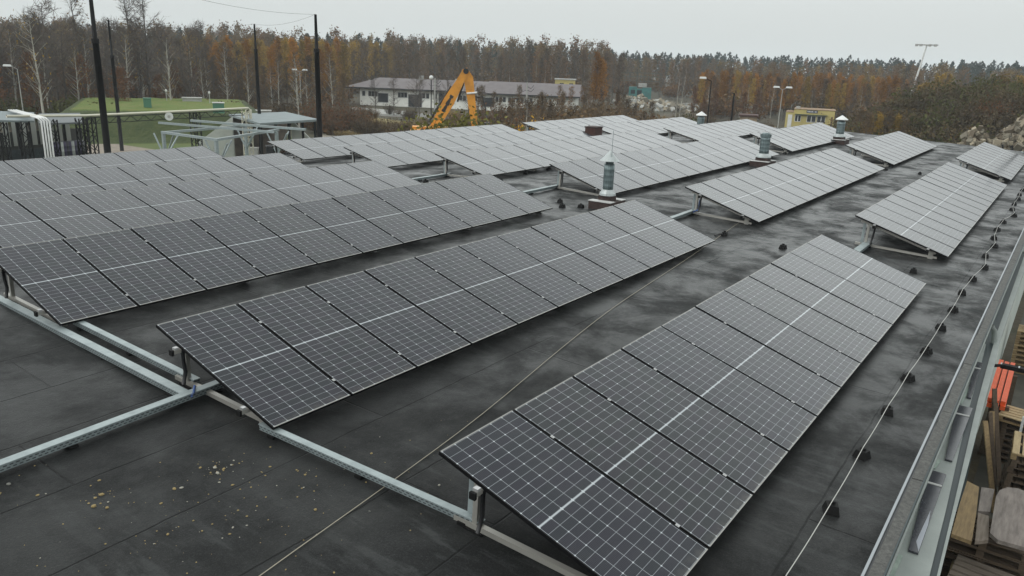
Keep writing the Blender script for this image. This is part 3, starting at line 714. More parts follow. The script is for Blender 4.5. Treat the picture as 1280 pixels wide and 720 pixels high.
# ------------------------------------------------------------------ poles with net cables at the left
M_POLE = mat('black_steel', (.006, .0055, .0055), .8, 0, .25)
def pole(px, D, ztop, zc, lean, label, r0=.16):
    x, y = P(px, D, 2.0); T = thing('net_pole', label, 'pole', (x, y, ZG), (0, 0, 0), 'tall black net poles')
    h = ztop-ZG; hc = zc-ZG
    lx, ly_ = lean*math.sin(az(px)), -lean*math.cos(az(px))
    at = lambda z: (lx*z, ly_*z, z)
    b = MB(); b.tube([at(0), at(hc)], [r0, r0*.82], 10); obj('lower_shaft', b, M_POLE, T, smooth=True)
    b = MB(); b.tube([at(hc), at(hc+.02), at(h)], [r0*.82, r0*.6, r0*.42], 10); obj('upper_shaft', b, M_POLE, T, smooth=True)
    b = MB(); b.tube([at(hc-.15), at(hc+.05)], r0*.95, 10); obj('collar', b, M_POLE, T)
    b = MB(); b.tube([at(2.4), at(2.65)], r0*1.1, 10); obj('band', b, M_POLE, T)
    return Vector((x, y, ZG))+Vector(at(h))
tA = pole(126, 42, 7.4, 4.22, 0, 'tall black pole at the left, cut by the top of the picture', .17)
tC = pole(397.5, 50, 6.16, 4.18, 0, 'tall black pole standing at the right corner of the open shed', .18)
tD = pole(321.5, 70, 6.08, 4.09, 0, 'thinner black pole rising behind the end of the grass mound', .16)
tB = pole(142, 75, 6.01, 3.19, 0, 'thin black pole behind the left end of the mound')
def cable(p, q, sag, label):
    pts = [tuple(p+(q-p)*t+Vector((0,0,-sag*4*t*(1-t)))) for t in [i/14 for i in range(15)]]
    b = MB(); b.tube(pts, .006, 4); tag(obj('span_cable', b, M_POLE), label, 'cable')
cable(tA, tC, .5, 'thin cable slung between the two nearer black poles')
cable(tB, tD, .5, 'thin cable slung between the two farther black poles')
cable(tC, tD, .3, 'thin cable joining the two black poles by the shed')

# ------------------------------------------------------------------ pipe shed with drums at the far left
M_SHEDR = mat('grey_roofing', (.165, .195, .20), .7, noise=(1, (.13, .155, .16), .4, .7))
M_CREAM = mat('cream_pipe', (.50, .48, .39), .5)
def lattice(b, x, y, z0, z1, wd):
    for dx in (-wd/2, wd/2):
        for dy in (-wd/2, wd/2): b.beam((x+dx, y+dy, z0), (x+dx, y+dy, z1), .06, .06)
    n = int((z1-z0)/.5)
    for i in range(n):
        a, c = z0+(z1-z0)*i/n, z0+(z1-z0)*(i+1)/n; s = 1 if i % 2 else -1
        for dy in (-wd/2, wd/2): b.beam((x-s*wd/2, y+dy, a), (x+s*wd/2, y+dy, c), .035, .035)
        for dx in (-wd/2, wd/2): b.beam((x+dx, y-s*wd/2, a), (x+dx, y+s*wd/2, c), .035, .035)
PS = thing('pipe_shed', 'dark steel-framed shed at the far left with lattice columns and grey roof', 'shed')
e0, e1 = Vector((*P(-30, 53.5), 0)), Vector((*P(106, 57), 0)); eb = Vector((math.cos(az(40)), math.sin(az(40)), 0))*6.5
for t in (0.22, .42, .68, .97):
    p = e0+(e1-e0)*t; b = MB(); lattice(b, p.x, p.y, ZG, -.45, .45); obj('lattice_column', b, M_POLE, PS)
b = MB(); n0, n1 = e0, e0+(e1-e0)*.52
b.add([(*n0.xy, -.22), (*n1.xy, -.46), (*(n1+eb*.6).xy, -.24), (*(n0+eb*.6).xy, .02), (*n0.xy, -.32), (*n1.xy, -.56), (*(n1+eb*.6).xy, -.34), (*(n0+eb*.6).xy, -.1)],
      [(0,1,2,3),(7,6,5,4),(0,4,5,1),(1,5,6,2),(2,6,7,3),(3,7,4,0)]); obj('roof', b, M_SHEDR, PS)
b = MB(); n0, n1 = e0+(e1-e0)*.56, e0+(e1-e0)*1.0
b.add([(*n0.xy, -.62), (*n1.xy, -.70), (*(n1+eb*.8).xy, -.5), (*(n0+eb*.8).xy, -.42), (*n0.xy, -.72), (*n1.xy, -.8), (*(n1+eb*.8).xy, -.6), (*(n0+eb*.8).xy, -.52)],
      [(0,1,2,3),(7,6,5,4),(0,4,5,1),(1,5,6,2),(2,6,7,3),(3,7,4,0)]); obj('low_roof', b, mat('dark_roofing', (.10, .11, .115), .7), PS)
b = MB(); w0 = e0+eb; w1 = e1+eb*.95
b.beam((*w0.xy, ZG+1.5), (*w1.xy, ZG+1.5), .12, 3.0); obj('rear_wall', b, mat('shed_back', (.045, .045, .042), .9), PS)
b = MB()
for i in range(9):
    p = w0+(w1-w0)*(.12+.09*i)-eb*.04; b.beam((*p.xy, ZG+2.1), (*p.xy, ZG+3.9), .35, .05, upv=tuple(eb.normalized()))
obj('rear_lights', b, mat('frosted_sheet', (.30, .31, .29), .6), PS)
b = MB()
for t in (.0, .34, .6, .8):
    p = e0+(e1-e0)*t+eb*.5; b.beam((*p.xy, ZG), (*p.xy, -.7), .13, .13)
obj('inner_post', b, M_POLE, PS)
b = MB(); p, q = e0+(e1-e0)*.23+eb*.12, e0+(e1-e0)*.64+eb*.12
b.beam((*p.xy, ZG+1.35), (*q.xy, ZG+1.35), .05, 2.2); obj('mesh_screen', b, mat('dark_mesh', (.016, .022, .026), .7, noise=(6, (.035, .045, .05), .5, .6)), PS)
# drums and crates inside
DC = [((.03,.05,.16),'blue'),((.05,.05,.06),'black'),((.45,.47,.46),'white'),((.10,.03,.06),'dark red'),((.02,.10,.10),'teal'),((.05,.04,.085),'purple')]
DM = {n: mat('drum_'+n.replace(' ', '_'), c, .5) for c, n in DC}
b = MB(); b.lathe([(.27,0),(.29,.02),(.29,.28),(.305,.3),(.29,.32),(.29,.58),(.305,.6),(.29,.62),(.29,.86),(.27,.88)], 12); ME_D = {n: None for _, n in DC}
for n in DM: ME_D[n] = b.mesh('drum', [DM[n]], True)
rnd = random.Random(12); cnt = 0
for lv in range(3):
    for i in range(10):
        n = DC[(i*3+lv*2+rnd.randint(0,1)) % 6][1]
        p = e0+(e1-e0)*(.70+.027*i)+eb*.16
        tag(link('drum', ME_D[n], None, (p.x+rnd.uniform(-.03,.03), p.y, ZG+.012+lv*.90)), n+' plastic drum in the stacked rows inside the pipe shed', 'drum', n+' drums inside the pipe shed')
# parallel white pipes
PL = thing('pipe_bundle', 'four parallel white pipes bending down over the shed corner', 'pipes')
for k in range(4):
    o = Vector((math.sin(az(60)), -math.cos(az(60)), 0))*.135*k
    p0 = Vector((*P(14, 58), -.02)); p1 = Vector((*P(50, 53), -.12)); p2 = Vector((*P(54, 52.6), -.16)); p3 = Vector((p2.x, p2.y, ZG+.3))
    b = MB(); b.tube([p0+o, p1+o, p2+o+Vector((0,0,-.12)), p2+o+(p3-p2)*.5, p3+o], .05, 8); obj('pipe', b, M_WHITE, PL, smooth=True)
PB = thing('pipe_bridge', 'long cream pipe bridge crossing in front of the grass mound', 'pipe bridge')
q0 = Vector((*P(8, 53.5, 0), -.05)); q1 = Vector((*P(108, 56, 0), -.22)); q2 = Vector((*P(310, 64, 0), -.21))
b = MB(); b.tube([q0, q1, q2], .075, 8); b.tube([q2, q2+Vector((.12,.0,-.1)), q2+Vector((.16,.02,-1.9))], .075, 8); obj('main_pipe', b, M_CREAM, PB, smooth=True)
b = MB()
for a, c in ((q1, q2),):
    b.beam(tuple(a+Vector((0,0,-.14))), tuple(c+Vector((0,0,-.14))), .10, .05); b.beam(tuple(a+Vector((0,0,-.5))), tuple(c+Vector((0,0,-.5))), .05, .04)
    for i in range(26):
        u, v = a+(c-a)*i/26, a+(c-a)*(i+1)/26; s = i % 2
        b.beam(tuple(u+Vector((0,0,-.14-.36*s))), tuple(v+Vector((0,0,-.5+.36*s))), .03, .03)
obj('truss', b, M_POLE, PB)
for t in (.01, .62, .985):
    p = q1+(q2-q1)*t; b = MB(); lattice(b, p.x, p.y, ZG, -.3, .5); obj('lattice_tower', b, M_CREAM if t > .9 else M_POLE, PB)
p = q1+(q2-q1)*.46+Vector((-.2,-.25,-.3)); dr = Vector((math.cos(az(198)), math.sin(az(198)), 0))
b = MB(); b.tube([tuple(p), tuple(p+dr*.12)], .27, 16); o = obj('gauge_disc', b, M_WHITE, PB)
b = MB(); b.tube([tuple(p-dr*.012), tuple(p-dr*.001)], .10, 10); obj('hub', b, M_CONC, o)

# ------------------------------------------------------------------ open carport frame of pale steel
CF = thing('carport_frame', 'bare pale steel carport frame with braced posts in front of the shed', 'steel frame')
zt = -.95
cL, cF, cL2, cF2 = (Vector((x, y, 0)) for x, y in ((26.35,44.3), (26.43,39.17), (32.6,45.54), (32.17,41.73)))
gA, gB = Vector((31.53, 49.48, 0)), Vector((33.61, 40.15, 0))
for t in (cL, cF, cL2+Vector((.4,0,0)), cF2+Vector((.4,0,0))):
    b = MB(); b.beam((*t.xy, ZG), (*t.xy, zt), .17, .17); po = obj('post', b, M_GALV, CF)
    for d in ((cF-cL).normalized()*1.0, -(cF-cL).normalized()*1.0, (cL2-cL).normalized()*1.2):
        b = MB(); b.beam((t.x, t.y, zt-1.5), (t.x+d.x, t.y+d.y, zt-.05), .07, .07); obj('brace', b, M_GALV, po)
for a, c, z_, w_ in ((cL, cL2+(cL2-cL)*.15, zt+.06, .15), (cF, cF2+(cF2-cF)*.15, zt+.06, .15), (cL+(cL-cF)*.03, cF+(cF-cL)*.03, zt+.07, .12), (gA, gB, zt+.20, .16), (gA+Vector((-2.6,-.4,0)), gB+Vector((-2.6,-.2,0)), zt+.19, .09)):
    b = MB(); b.beam((*a.xy, z_), (*c.xy, z_), w_, .14); obj('beam', b, M_GALV, CF)

# ------------------------------------------------------------------ open storage shed
SHD = thing('storage_shed', 'open storage shed with a flat grey-green roof and white end walls', 'shed')
fl, fr_, br, bl_ = Vector((*P(325,60),0)), Vector((*P(399,64),0)), Vector((*P(357,73),0)), Vector((*P(286,69),0))
b = MB(); zf, zb = -.98, -1.0
pts = [fl, fr_, br, bl_]; zs = [-1.0, -.97, -1.06, -1.04]
b.add([(*p.xy, z) for p, z in zip(pts, zs)]+[(*p.xy, z-.16) for p, z in zip(pts, zs)], [(0,1,2,3),(7,6,5,4),(0,4,5,1),(1,5,6,2),(2,6,7,3),(3,7,4,0)])
obj('roof', b, M_SHEDR, SHD)
def wedge(a, c, za, zc):
    b = MB(); th = Vector((.15,.1,0)); n_ = len(b.v)
    b.add([(*a.xy, ZG), (*c.xy, ZG), (*c.xy, zc), (*a.xy, za), (*(a+th).xy, ZG), (*(c+th).xy, ZG), (*(c+th).xy, zc), (*(a+th).xy, za)],
          [(0,1,2,3),(7,6,5,4),(0,4,5,1),(1,5,6,2),(2,6,7,3),(3,7,4,0)]); return b
M_GABLE = mat('pale_gable', (.46, .48, .44), .85, noise=(1.2, (.36, .38, .35), .4, .7))
V2 = lambda px, D: Vector((*P(px, D), 0))
obj('end_wall', wedge(Vector((35.15,54.5,0)), Vector((37.6,53.5,0)), -2.88, -1.0), M_GABLE, SHD)
obj('end_wall', wedge(Vector((42.06,52.0,0)), Vector((43.4,50.9,0)), -1.25, -3.1), M_GABLE, SHD)
b = MB(); b.beam((*(bl_+(br-bl_)*.02).xy, ZG+1.7), (*(br).xy, ZG+1.7), .1, 3.4); obj('back_wall', b, mat('shed_boarding', (.075, .06, .05), .9, noise=(1.2, (.14, .11, .09), .4, .65)), SHD)
for t, u in ((.04,.06),(.5,.06),(.96,.06),(.04,.6),(.96,.6),(.28,.06),(.74,.06)):
    p = fl+(fr_-fl)*t; p = p+(bl_-fl)*u*(1-t)+(br-fr_)*u*t
    b = MB(); b.beam((*p.xy, ZG), (*p.xy, -1.15), .14, .14); obj('post', b, M_POLE, SHD)
rnd = random.Random(31)
CRM = [mat('crate_'+n, c, .8) for n, c in (('white', (.5,.5,.47)), ('brown', (.15,.10,.07)), ('grey', (.2,.2,.2)), ('dark', (.03,.03,.032)))]
CL = ['white carton stored under the open shed roof', 'brown crate stored under the open shed roof', 'grey crate stored under the open shed roof', 'dark crate stored under the open shed roof']
for i in range(30):
    t, u = rnd.uniform(.06, .94), rnd.uniform(.12, .7); k = rnd.choice([0,1,2,3,3,3])
    p = fl+(fr_-fl)*t; p = p+(bl_-fl)*u*(1-t)+(br-fr_)*u*t; s = rnd.uniform(.25,.5); h = rnd.uniform(.4, 1.2)
    b = MB(); b.box(-s, s, -s*.7, s*.7, 0, h); b.box(-s-.03, s+.03, -s*.7-.03, s*.7+.03, h+.001, h+.06)
    for q in (-.6, 0, .6): b.box(s*q-.03, s*q+.03, -s*.7-.02, -s*.7-.001, .02, h-.02)
    tag(obj('crate', b, CRM[k], loc=(p.x, p.y, ZG+.01), rot=(0,0,rnd.uniform(0,3))), CL[k], 'crate', CL[k].split(' stored')[0]+'s under the shed')

# things on the mound
M_GREENB = mat('green_metal', (.045, .14, .085), .6)
for px, D, w_, lab in ((184, 89, .36, 'small green metal cabinet at the left top of the grass mound'), (273, 83, .52, 'wide green cabinet with a pale lid on the grass mound')):
    x, y = P(px, D); T = thing('cabinet', lab, 'cabinet', (x, y, ZG+2.85), (0,0,az(px)), 'green cabinets on the mound')
    b = MB(); b.box(-.4, .4, -w_, w_, -.2, .75); obj('body', b, M_GREENB, T); b = MB(); b.box(-.45, .45, -w_-.05, w_+.05, .751, .82); obj('lid', b, M_CAPB if w_ > .5 else M_GREENB, T)
for px, D, lab in ((240, 97, 'low pale concrete slab on the back of the mound'), (326, 93, 'pale concrete box at the right end of the mound')):
    x, y = P(px, D); b = MB(); b.box(-.7, .7, -1.0, 1.0, -.2, .45); b.box(-.78, .78, -1.08, 1.08, .451, .55)
    tag(obj('concrete_cover', b, M_CONC, loc=(x, y, ZG+2.8 if px < 300 else ZG+1.75), rot=(0,0,az(px))), lab, 'concrete cover')
for px, D in ((208,97),(262,94)):
    x, y = P(px, D); T = thing('path_lamp', 'small white-topped lamp post on the mound, ' + ('left of the slab' if px < 230 else 'right of the slab'), 'lamp post', (x, y, ZG+2.8))
    b = MB(); b.tube([(0,0,0),(0,0,1.1)], .04, 6); obj('post', b, M_CONC, T); b = MB(); b.lathe([(.05,1.1),(.12,1.18),(.12,1.3),(.04,1.38)], 8); obj('lamp_head', b, M_WHITE, T)

# ------------------------------------------------------------------ excavator with raised boom
M_EXC = mat('excavator_orange', (.56, .235, .018), .5, noise=(1.5, (.36, .15, .018), .45, .7)); M_STEEL = mat('dark_steel', (.03, .03, .03), .45, .5)
M_GLASSD = mat('cab_glass', (.02, .025, .03), .1)
EX = thing('excavator', 'orange material handler with its boom raised above the bushes', 'excavator')
x, y = P(526, 55.5); rzE = az(523)-R(90)
cab = thing('upper_body', None, None, (x, y, ZG)); cab.parent = EX; cab.rotation_euler = (0,0,rzE)
b = MB(); b.box(-.7, .75, -1.3, .5, 2.0, 3.72); b.box(-.6, 2.0, .51, 1.6, 1.9, 3.86); obj('housing', b, M_EXC, cab)
b = MB(); b.box(-.55, .6, -1.33, -1.301, 2.5, 3.5); obj('cab_window', b, M_GLASSD, cab)
b = MB(); b.tube([(.2,.9,3.86),(.2,.9,4.06)], .09, 8); obj('beacon', b, M_WHITE, cab)
b = MB(); b.tube([(0,-.6,3.72),(.3,-.6,4.2),(.6,-.3,3.72)], .03, 6); obj('handrail', b, M_STEEL, cab)
b = MB(); b.box(-1.4, -.7, -2, 2, 0, .95); b.box(.9, 1.6, -2, 2, 0, .95); b.box(-.7, .9, -.8, .8, .5, 1.95); obj('tracks', b, M_STEEL, cab)
dE = Vector((math.cos(az(575)), math.sin(az(575)), 0)); rE = Vector((math.sin(az(575)), -math.cos(az(575)), 0))
def limb(name, prof, th, m, parent):            # prof: list of (point, half width) in the plane of the arm
    b = MB(); n = len(prof); A_, B_ = [], []
    for i, (p, hw) in enumerate(prof):
        p = Vector(p); d = (Vector(prof[min(i+1,n-1)][0])-Vector(prof[max(i-1,0)][0])).normalized(); nn = d.cross(dE).normalized()
        A_.append(p+nn*hw); B_.append(p-nn*hw)
    ring = A_+B_[::-1]; k = len(ring)
    b.add([tuple(p-dE*th/2) for p in ring]+[tuple(p+dE*th/2) for p in ring], [(i, i+1, k-2-i, k-1-i) for i in range(n-1)]+[(k+k-1-i, k+k-2-i, k+i+1, k+i) for i in range(n-1)]+[(i, k+i, k+(i+1)%k, (i+1)%k) for i in range(k)])
    return obj(name, b, m, parent)
def Q(px, z, D=57): xx, yy = P(px, D, z); return Vector((xx, yy, z))
foot = Q(535, -1.6); elb = Q(582.5, 3.12); tip = Q(594, -.9)
bo = limb('boom', [(foot, .25), (foot+(elb-foot)*.3, .34), (foot+(elb-foot)*.55, .40), (foot+(elb-foot)*.66, .36), (foot+(elb-foot)*.85, .27), (elb, .24)], .5, M_EXC, EX)
st = limb('stick', [(elb+Vector((0,0,.15))-rE*.12, .2), (elb+(tip-elb)*.12+rE*.10, .33), (elb+(tip-elb)*.5+rE*.06, .28), (tip, .22)], .42, M_EXC, EX)
b = MB(); b.tube([tuple(elb-dE*.33), tuple(elb+dE*.33)], .2, 12); obj('elbow_pin', b, M_STEEL, EX)
b = MB(); a, c = foot+(elb-foot)*.25-rE*.6-dE*.1, foot+(elb-foot)*.78-rE*.45-dE*.1
b.tube([tuple(a), tuple(a+(c-a)*.6)], .09, 8); b.tube([tuple(a+(c-a)*.6), tuple(c)], .05, 8); obj('boom_cylinder', b, M_STEEL, EX)
b = MB(); a, c = foot+(elb-foot)*.55+rE*.62, elb+(tip-elb)*.2-rE*.3
b.tube([tuple(a), tuple(c)], .07, 8); obj('stick_cylinder', b, M_STEEL, EX)
b = MB()
for i in range(7):
    p = foot+(elb-foot)*(.42+.035*i)-dE*.253; dd = (elb-foot).normalized()*.11
    b.beam(tuple(p-dd), tuple(p+dd*(.7+.3*(i % 2))), .006, .26-.05*(i % 3), upv=tuple(rE))
obj('dark_marking', b, M_STEEL, bo)
b = MB(); hk = tip+rE*.2; g0 = Q(607, .6)
b.tube([tuple(elb+(tip-elb)*.45+rE*.3), tuple(elb+(tip-elb)*.42+rE*.9), tuple(g0), tuple(Q(609,-.5))], .045, 6); obj('hose', b, M_STEEL, EX, smooth=True)
b = MB(); b.tube([tuple(elb+(tip-elb)*.38-rE*.2-dE*.24), tuple(elb+(tip-elb)*.36+rE*.55-dE*.24)], .07, 8); obj('work_lamp', b, M_WHITE, EX)
G = Q(608.5, -.4); b = MB(); b.tube([tuple(G), tuple(G+Vector((0,0,-.5)))], .22, 8)
for s in (-1, 1): b.tube([tuple(G+Vector((0,0,-.4))), tuple(G+rE*s*.5+Vector((0,0,-.8))), tuple(G+rE*s*.42+Vector((0,0,-1.4))), tuple(G+rE*s*.1+Vector((0,0,-1.8)))], [.12,.13,.1,.04], 6)
obj('grapple', b, M_STEEL, EX)

# ------------------------------------------------------------------ white workshop building
M_WBW = mat('white_render', (.76, .76, .71), .85, noise=(.6, (.55, .55, .51), .35, .7)); M_WBR = mat('mauve_sheet_roof', (.098, .084, .086), .75, noise=(.5, (.135, .12, .12), .35, .7, (1,1,1)))
M_WIN = mat('dark_window', (.025, .027, .03), .25)
WH = thing('white_workshop', 'long white workshop with a mauve-grey hipped roof behind the scrub', 'workshop', (100.4, 105.2, ZG), (0,0,math.atan2(-34, 17.3)))
# local x runs along the front, local +y towards the back
LB, DBk = 38.2, 10.5
b = MB(); b.box(0, LB*.57, 0, DBk, -.2, 2.95); b.box(LB*.57, LB, -.15, DBk, -.2, 2.80); obj('wall', b, M_WBW, WH)
def hip(b, x0, x1, y0, y1, z, zr_, hl, hr):
    ym = (y0+y1)/2
    b.add([(x0,y0,z),(x1,y0,z),(x1,y1,z),(x0,y1,z),(x0+hl,ym,zr_),(x1-hr,ym,zr_),(x0,y0,z-.18),(x1,y0,z-.18),(x1,y1,z-.18),(x0,y1,z-.18)],
          [(0,1,5,4),(1,2,5),(2,3,4,5),(3,0,4),(0,6,7,1),(1,7,8,2),(2,8,9,3),(3,9,6,0),(9,8,7,6)])
b = MB(); hip(b, -2.4, LB*.60, -.9, DBk+.6, 3.12, 4.72, 4.4, .3); rf = obj('roof', b, M_WBR, WH)
b = MB(); b.box(9.6, 10.4, 4.2, 5.0, 4.3, 5.35); obj('chimney', b, M_CONC, rf)
b = MB(); b.box(16.3, 17.0, 4.2, 5.0, 4.4, 5.0); obj('chimney', b, M_CONC, rf)
b = MB(); hip(b, LB*.575, LB+1.0, -1.1, DBk+.6, 2.98, 4.82, .5, .3); obj('roof', b, M_WBR, WH)
b = MB(); b.add([(LB+.15,-.9,2.8),(LB+.15,DBk+.3,2.8),(LB+.15,DBk/2-.2,4.5),(LB,-.9,2.8),(LB,DBk+.3,2.8),(LB,DBk/2-.2,4.5)], [(0,1,2),(5,4,3),(0,2,5,3),(1,4,5,2)]); obj('gable', b, mat('gable_boards', (.17,.13,.09), .9), WH)
b = MB(); b.box(-2.4, LB*.6, -.96, -.905, 2.90, 3.10); b.box(LB*.605, LB+1, -1.16, -1.105, 2.76, 2.96); obj('fascia', b, M_WIN, WH)
def win(x, z, wd, ht, yf):
    b = MB(); b.box(x-wd/2, x+wd/2, yf-.05, yf-.004, z, z+ht); f = obj('window', b, M_CAPB, WH)
    b = MB(); b.box(x-wd/2+.06, x+wd/2-.06, yf-.062, yf-.051, z+.06, z+ht-.06); obj('pane', b, M_WIN, f)
def s_of(px): return (px-450)/(718-450)*LB
for px in (455,463,467,471, 501,505,509, 527.5,532,537, 546.5): 
    x = s_of(px); win(x, 1.55, .62, .95, 0 if x < LB*.57 else -.15)
for px in (579,583.5,593,597.5,602,  624,628.5,633, 639.5,644.5,649.5, 655,660,665.5, 684, 689, 699, 704): win(s_of(px), 1.5, .58, .90, -.15)
for px, w_ in ((480,1.0),(521,1.3),(613,1.15)):
    x = s_of(px); yf = 0 if x < LB*.57 else -.15; b = MB(); b.box(x-w_, x+w_, yf-.05, yf-.004, .55 if px != 521 else 0, 2.25); d = obj('door', b, M_CAPB, WH)
    b = MB(); b.box(x-w_+.1, x+w_-.1, yf-.062, yf-.051, .65 if px != 521 else .05, 2.15); obj('door_leaf', b, M_WIN, d)
b = MB(); b.box(s_of(553)-.3, s_of(566), -.06, -.004, 0, 2.7); obj('recess', b, M_WIN, WH)
x, y = P(706, 160); YT = thing('yellow_tower', 'small yellow flat-roofed block rising behind the workshop roof', 'building', (x, y, ZG), (0,0,az(706)))
M_YEL = mat('yellow_render', (.42, .35, .13), .85, noise=(.7, (.35, .29, .11), .4, .7))
b = MB(); b.box(0, 4, -2, 2, -.1, 5.15); obj('wall', b, M_YEL, YT); b = MB(); b.box(-.15, 4.15, -2.15, 2.15, 5.151, 5.35); obj('roof', b, M_CONC, YT)
for yy in (.65, -1.2): b = MB(); b.box(-.03, -.004, yy-.4, yy+.4, 4.2, 4.55); obj('window', b, M_WIN, YT)

# ------------------------------------------------------------------ yellow kiosk building at the right
YB = thing('yellow_kiosk', 'single-storey yellow building with a dark name board above its windows', 'building', (124.9, 37.3, ZG), (0,0,math.atan2(30.2-37.4, 127.1-125.2)))
b = MB(); b.box(1.15, 7.0, 0, 5.5, -.1, 2.78); b.box(0, 1.145, .1, 5, -.1, 2.30); obj('wall', b, M_YEL, YB)
b = MB(); b.box(1.1, 7.08, -.06, 5.55, 2.781, 2.86); b.box(-.06, 1.09, .04, 5.05, 2.301, 2.38); obj('coping', b, mat('brown_coping', (.20,.13,.07), .8), YB)
b = MB(); b.box(1.3, 6.0, -.42, -.004, 2.02, 2.10); obj('canopy', b, mat('dark_green', (.03,.055,.035), .6), YB)
for x0, x1, n in ((1.35, 2.25, 2), (3.1, 4.4, 2), (4.55, 5.75, 2)):
    b = MB(); b.box(x0, x1, -.05, -.004, .95, 1.95); f = obj('window', b, M_WHITE, YB)
    for i in range(n):
        b = MB(); q = (x1-x0)/n; b.box(x0+i*q+.06, x0+(i+1)*q-.05, -.062, -.051, 1.02, 1.88); obj('pane', b, M_WIN, f)
b = MB(); b.box(.35, .95, .05, .096, 0, 1.95); obj('door', b, M_WHITE, YB)
b = MB(); b.box(2.95, 4.55, -.05, -.004, 2.33, 2.72); sg = obj('name_board', b, mat('sign_blue_black', (.02,.022,.05), .5), YB)
b = MB(); xq = 3.08; rnd = random.Random(2)
for i, hgt in enumerate((.2,.14,.2,.14,.14,.2,.14)): b.box(xq, xq+.085, -.058, -.051, 2.44, 2.44+hgt); xq += .125
for i in range(2): b.box(4.12+i*.16, 4.12+i*.16+.11, -.058, -.051, 2.44, 2.62)
obj('lettering', b, M_WHITE, sg)
b = MB(); b.box(6.55, 6.8, -.03, -.004, .2, 1.9); obj('side_door', b, mat('brown_door', (.12,.07,.03), .7), YB)
b = MB(); b.box(1.35, 1.95, 1, 1.5, 2.861, 3.2); obj('chimney', b, M_CONC, YB)
b = MB(); b.box(5.1, 5.16, -.6, -.05, 2.4, 2.46); b.box(5.05, 5.2, -.75, -.6, 2.36, 2.47); obj('wall_lamp', b, M_STEEL, YB)

x, y = P(937, 112); HT = thing('brown_hut', 'small brick hut with a red flat roof at the wood edge', 'hut', (x, y, ZG), (0,0,az(937)))
b = MB(); b.box(0, 3, -1.1, 1.1, -.1, 2.35); obj('wall', b, mat('sand_brick', (.30,.23,.15), .9, noise=(2,(.2,.15,.1),.4,.65)), HT)
b = MB(); b.box(-.25, 3.2, -1.25, 1.25, 2.351, 2.55); obj('roof', b, M_RED, HT)

# teal machine, gantry, stone piles, mast, lamps
x, y = P(801, 198); TL = thing('teal_crane_cab', 'teal slatted machine house with a lattice gantry beside the stone piles', 'crane', (x, y, ZG), (0,0,az(801)))
M_TEAL = mat('teal_paint', (.035, .16, .15), .55, noise=(1, (.025,.09,.085), .4, .7))
b = MB(); b.box(0, 3, -2.6, -.4, .4, 3.2); b.box(0, 3, -.4, .9, .8, 2.9); b.box(0, 3, .9, 2.8, .6, 3.3); obj('body', b, M_TEAL, TL)
b = MB(); b.box(-.03, -.005, -.3, .8, 1.0, 2.6); b.box(-.04, -.031, 1.3, 2.3, 1.7, 2.6); obj('window', b, M_WIN, TL)
b = MB(); b.box(.3, 2.5, -1.4, .6, 3.301, 4.2); obj('roof_housing', b, M_CONC, TL)
b = MB(); b.box(0, 3, -2.4, 2.5, 0, .45); obj('undercarriage', b, M_STEEL, TL)
b = MB()
for z in (4.6, 5.7, 6.6): b.beam((6, -4.5, z), (6, 5, z), .12, .12)
for i in range(11): b.beam((6, -4.5+i*.95, 0 if i % 3 == 0 else 4.6), (6, -4.5+i*.95, 6.6), .10, .10)
obj('gantry', b, mat('gantry_steel', (.075,.085,.07), .7), TL)
def rocks(b, cx, cy, rx, ry, h, n, s0, s1, rnd, zb=ZG):
    for i in range(n):
        a = rnd.uniform(0, 6.283); q = math.sqrt(rnd.random()); x = cx+rx*q*math.cos(a); y = cy+ry*q*math.sin(a)
        z = zb+h*max(0, 1-q**1.4)*(1+rnd.uniform(-.12,.12)); s = rnd.uniform(s0, s1)*(1 if rnd.random() > .1 else 1.6)
        e = Euler((rnd.uniform(0,3), rnd.uniform(0,3), rnd.uniform(0,3))).to_matrix(); k = (1, rnd.uniform(.5,1), rnd.uniform(.35,.9))
        vs_ = [e @ Vector((sx*s*k[0]*rnd.uniform(.7,1.1), sy*s*k[1]*rnd.uniform(.7,1.1), sz*s*k[2]*rnd.uniform(.7,1.1))) for sx, sy, sz in ((-1,-1,-1),(1,-1,-1),(1,1,-1),(-1,1,-1),(-1,-1,1),(1,-1,1),(1,1,1),(-1,1,1))]
        b.add([(x+p.x, y+p.y, z+p.z) for p in vs_], [(3,2,1,0),(4,5,6,7),(0,1,5,4),(1,2,6,5),(2,3,7,6),(3,0,4,7)], i % 3)
RK = [mat('rubble_pale', (.26,.225,.165), .95), mat('rubble_grey', (.135,.12,.09), .95), mat('rubble_brown', (.105,.085,.06), .95)]
rnd = random.Random(77)
b = MB(); rocks(b, 66.0, 2.6, 7.0, 5.0, 5.6, 6500, .06, .22, rnd); rocks(b, 61.0, 5.4, 4.6, 2.6, 4.9, 3000, .05, .18, rnd)
b.lathe([(7.4, ZG-.05), (5.2, ZG+1.8), (2.6, ZG+3.8), (.3, ZG+5.0)], 24, (66.0, 2.6), 2)
tag(obj('rubble', b, RK), 'heap of broken pale stone behind the far roof end', 'rubble heap', kind='stuff')
b = MB()
for px, D, h in ((812,172,1.2),(830,176,.9),(845,160,.8),(860,165,.9),(795,180,1.5)):
    x, y = P(px, D); rocks(b, x, y, 4.5, 4.5, h, 120, .25, .6, rnd)
tag(obj('rubble', b, [M_CONC, RK[0], RK[1]]), 'low line of pale broken concrete beyond the roof, below the teal machine', 'rubble', kind='stuff')
b = MB()
for px, D in ((905,92),(918,95),(955,96),(965,100),(975,104)):
    x, y = P(px, D); rocks(b, x, y, 3.4, 3.4, 1.3, 130, .15, .4, rnd)
tag(obj('rubble', b, RK), 'low rubble spread around the brown hut', 'rubble', kind='stuff')
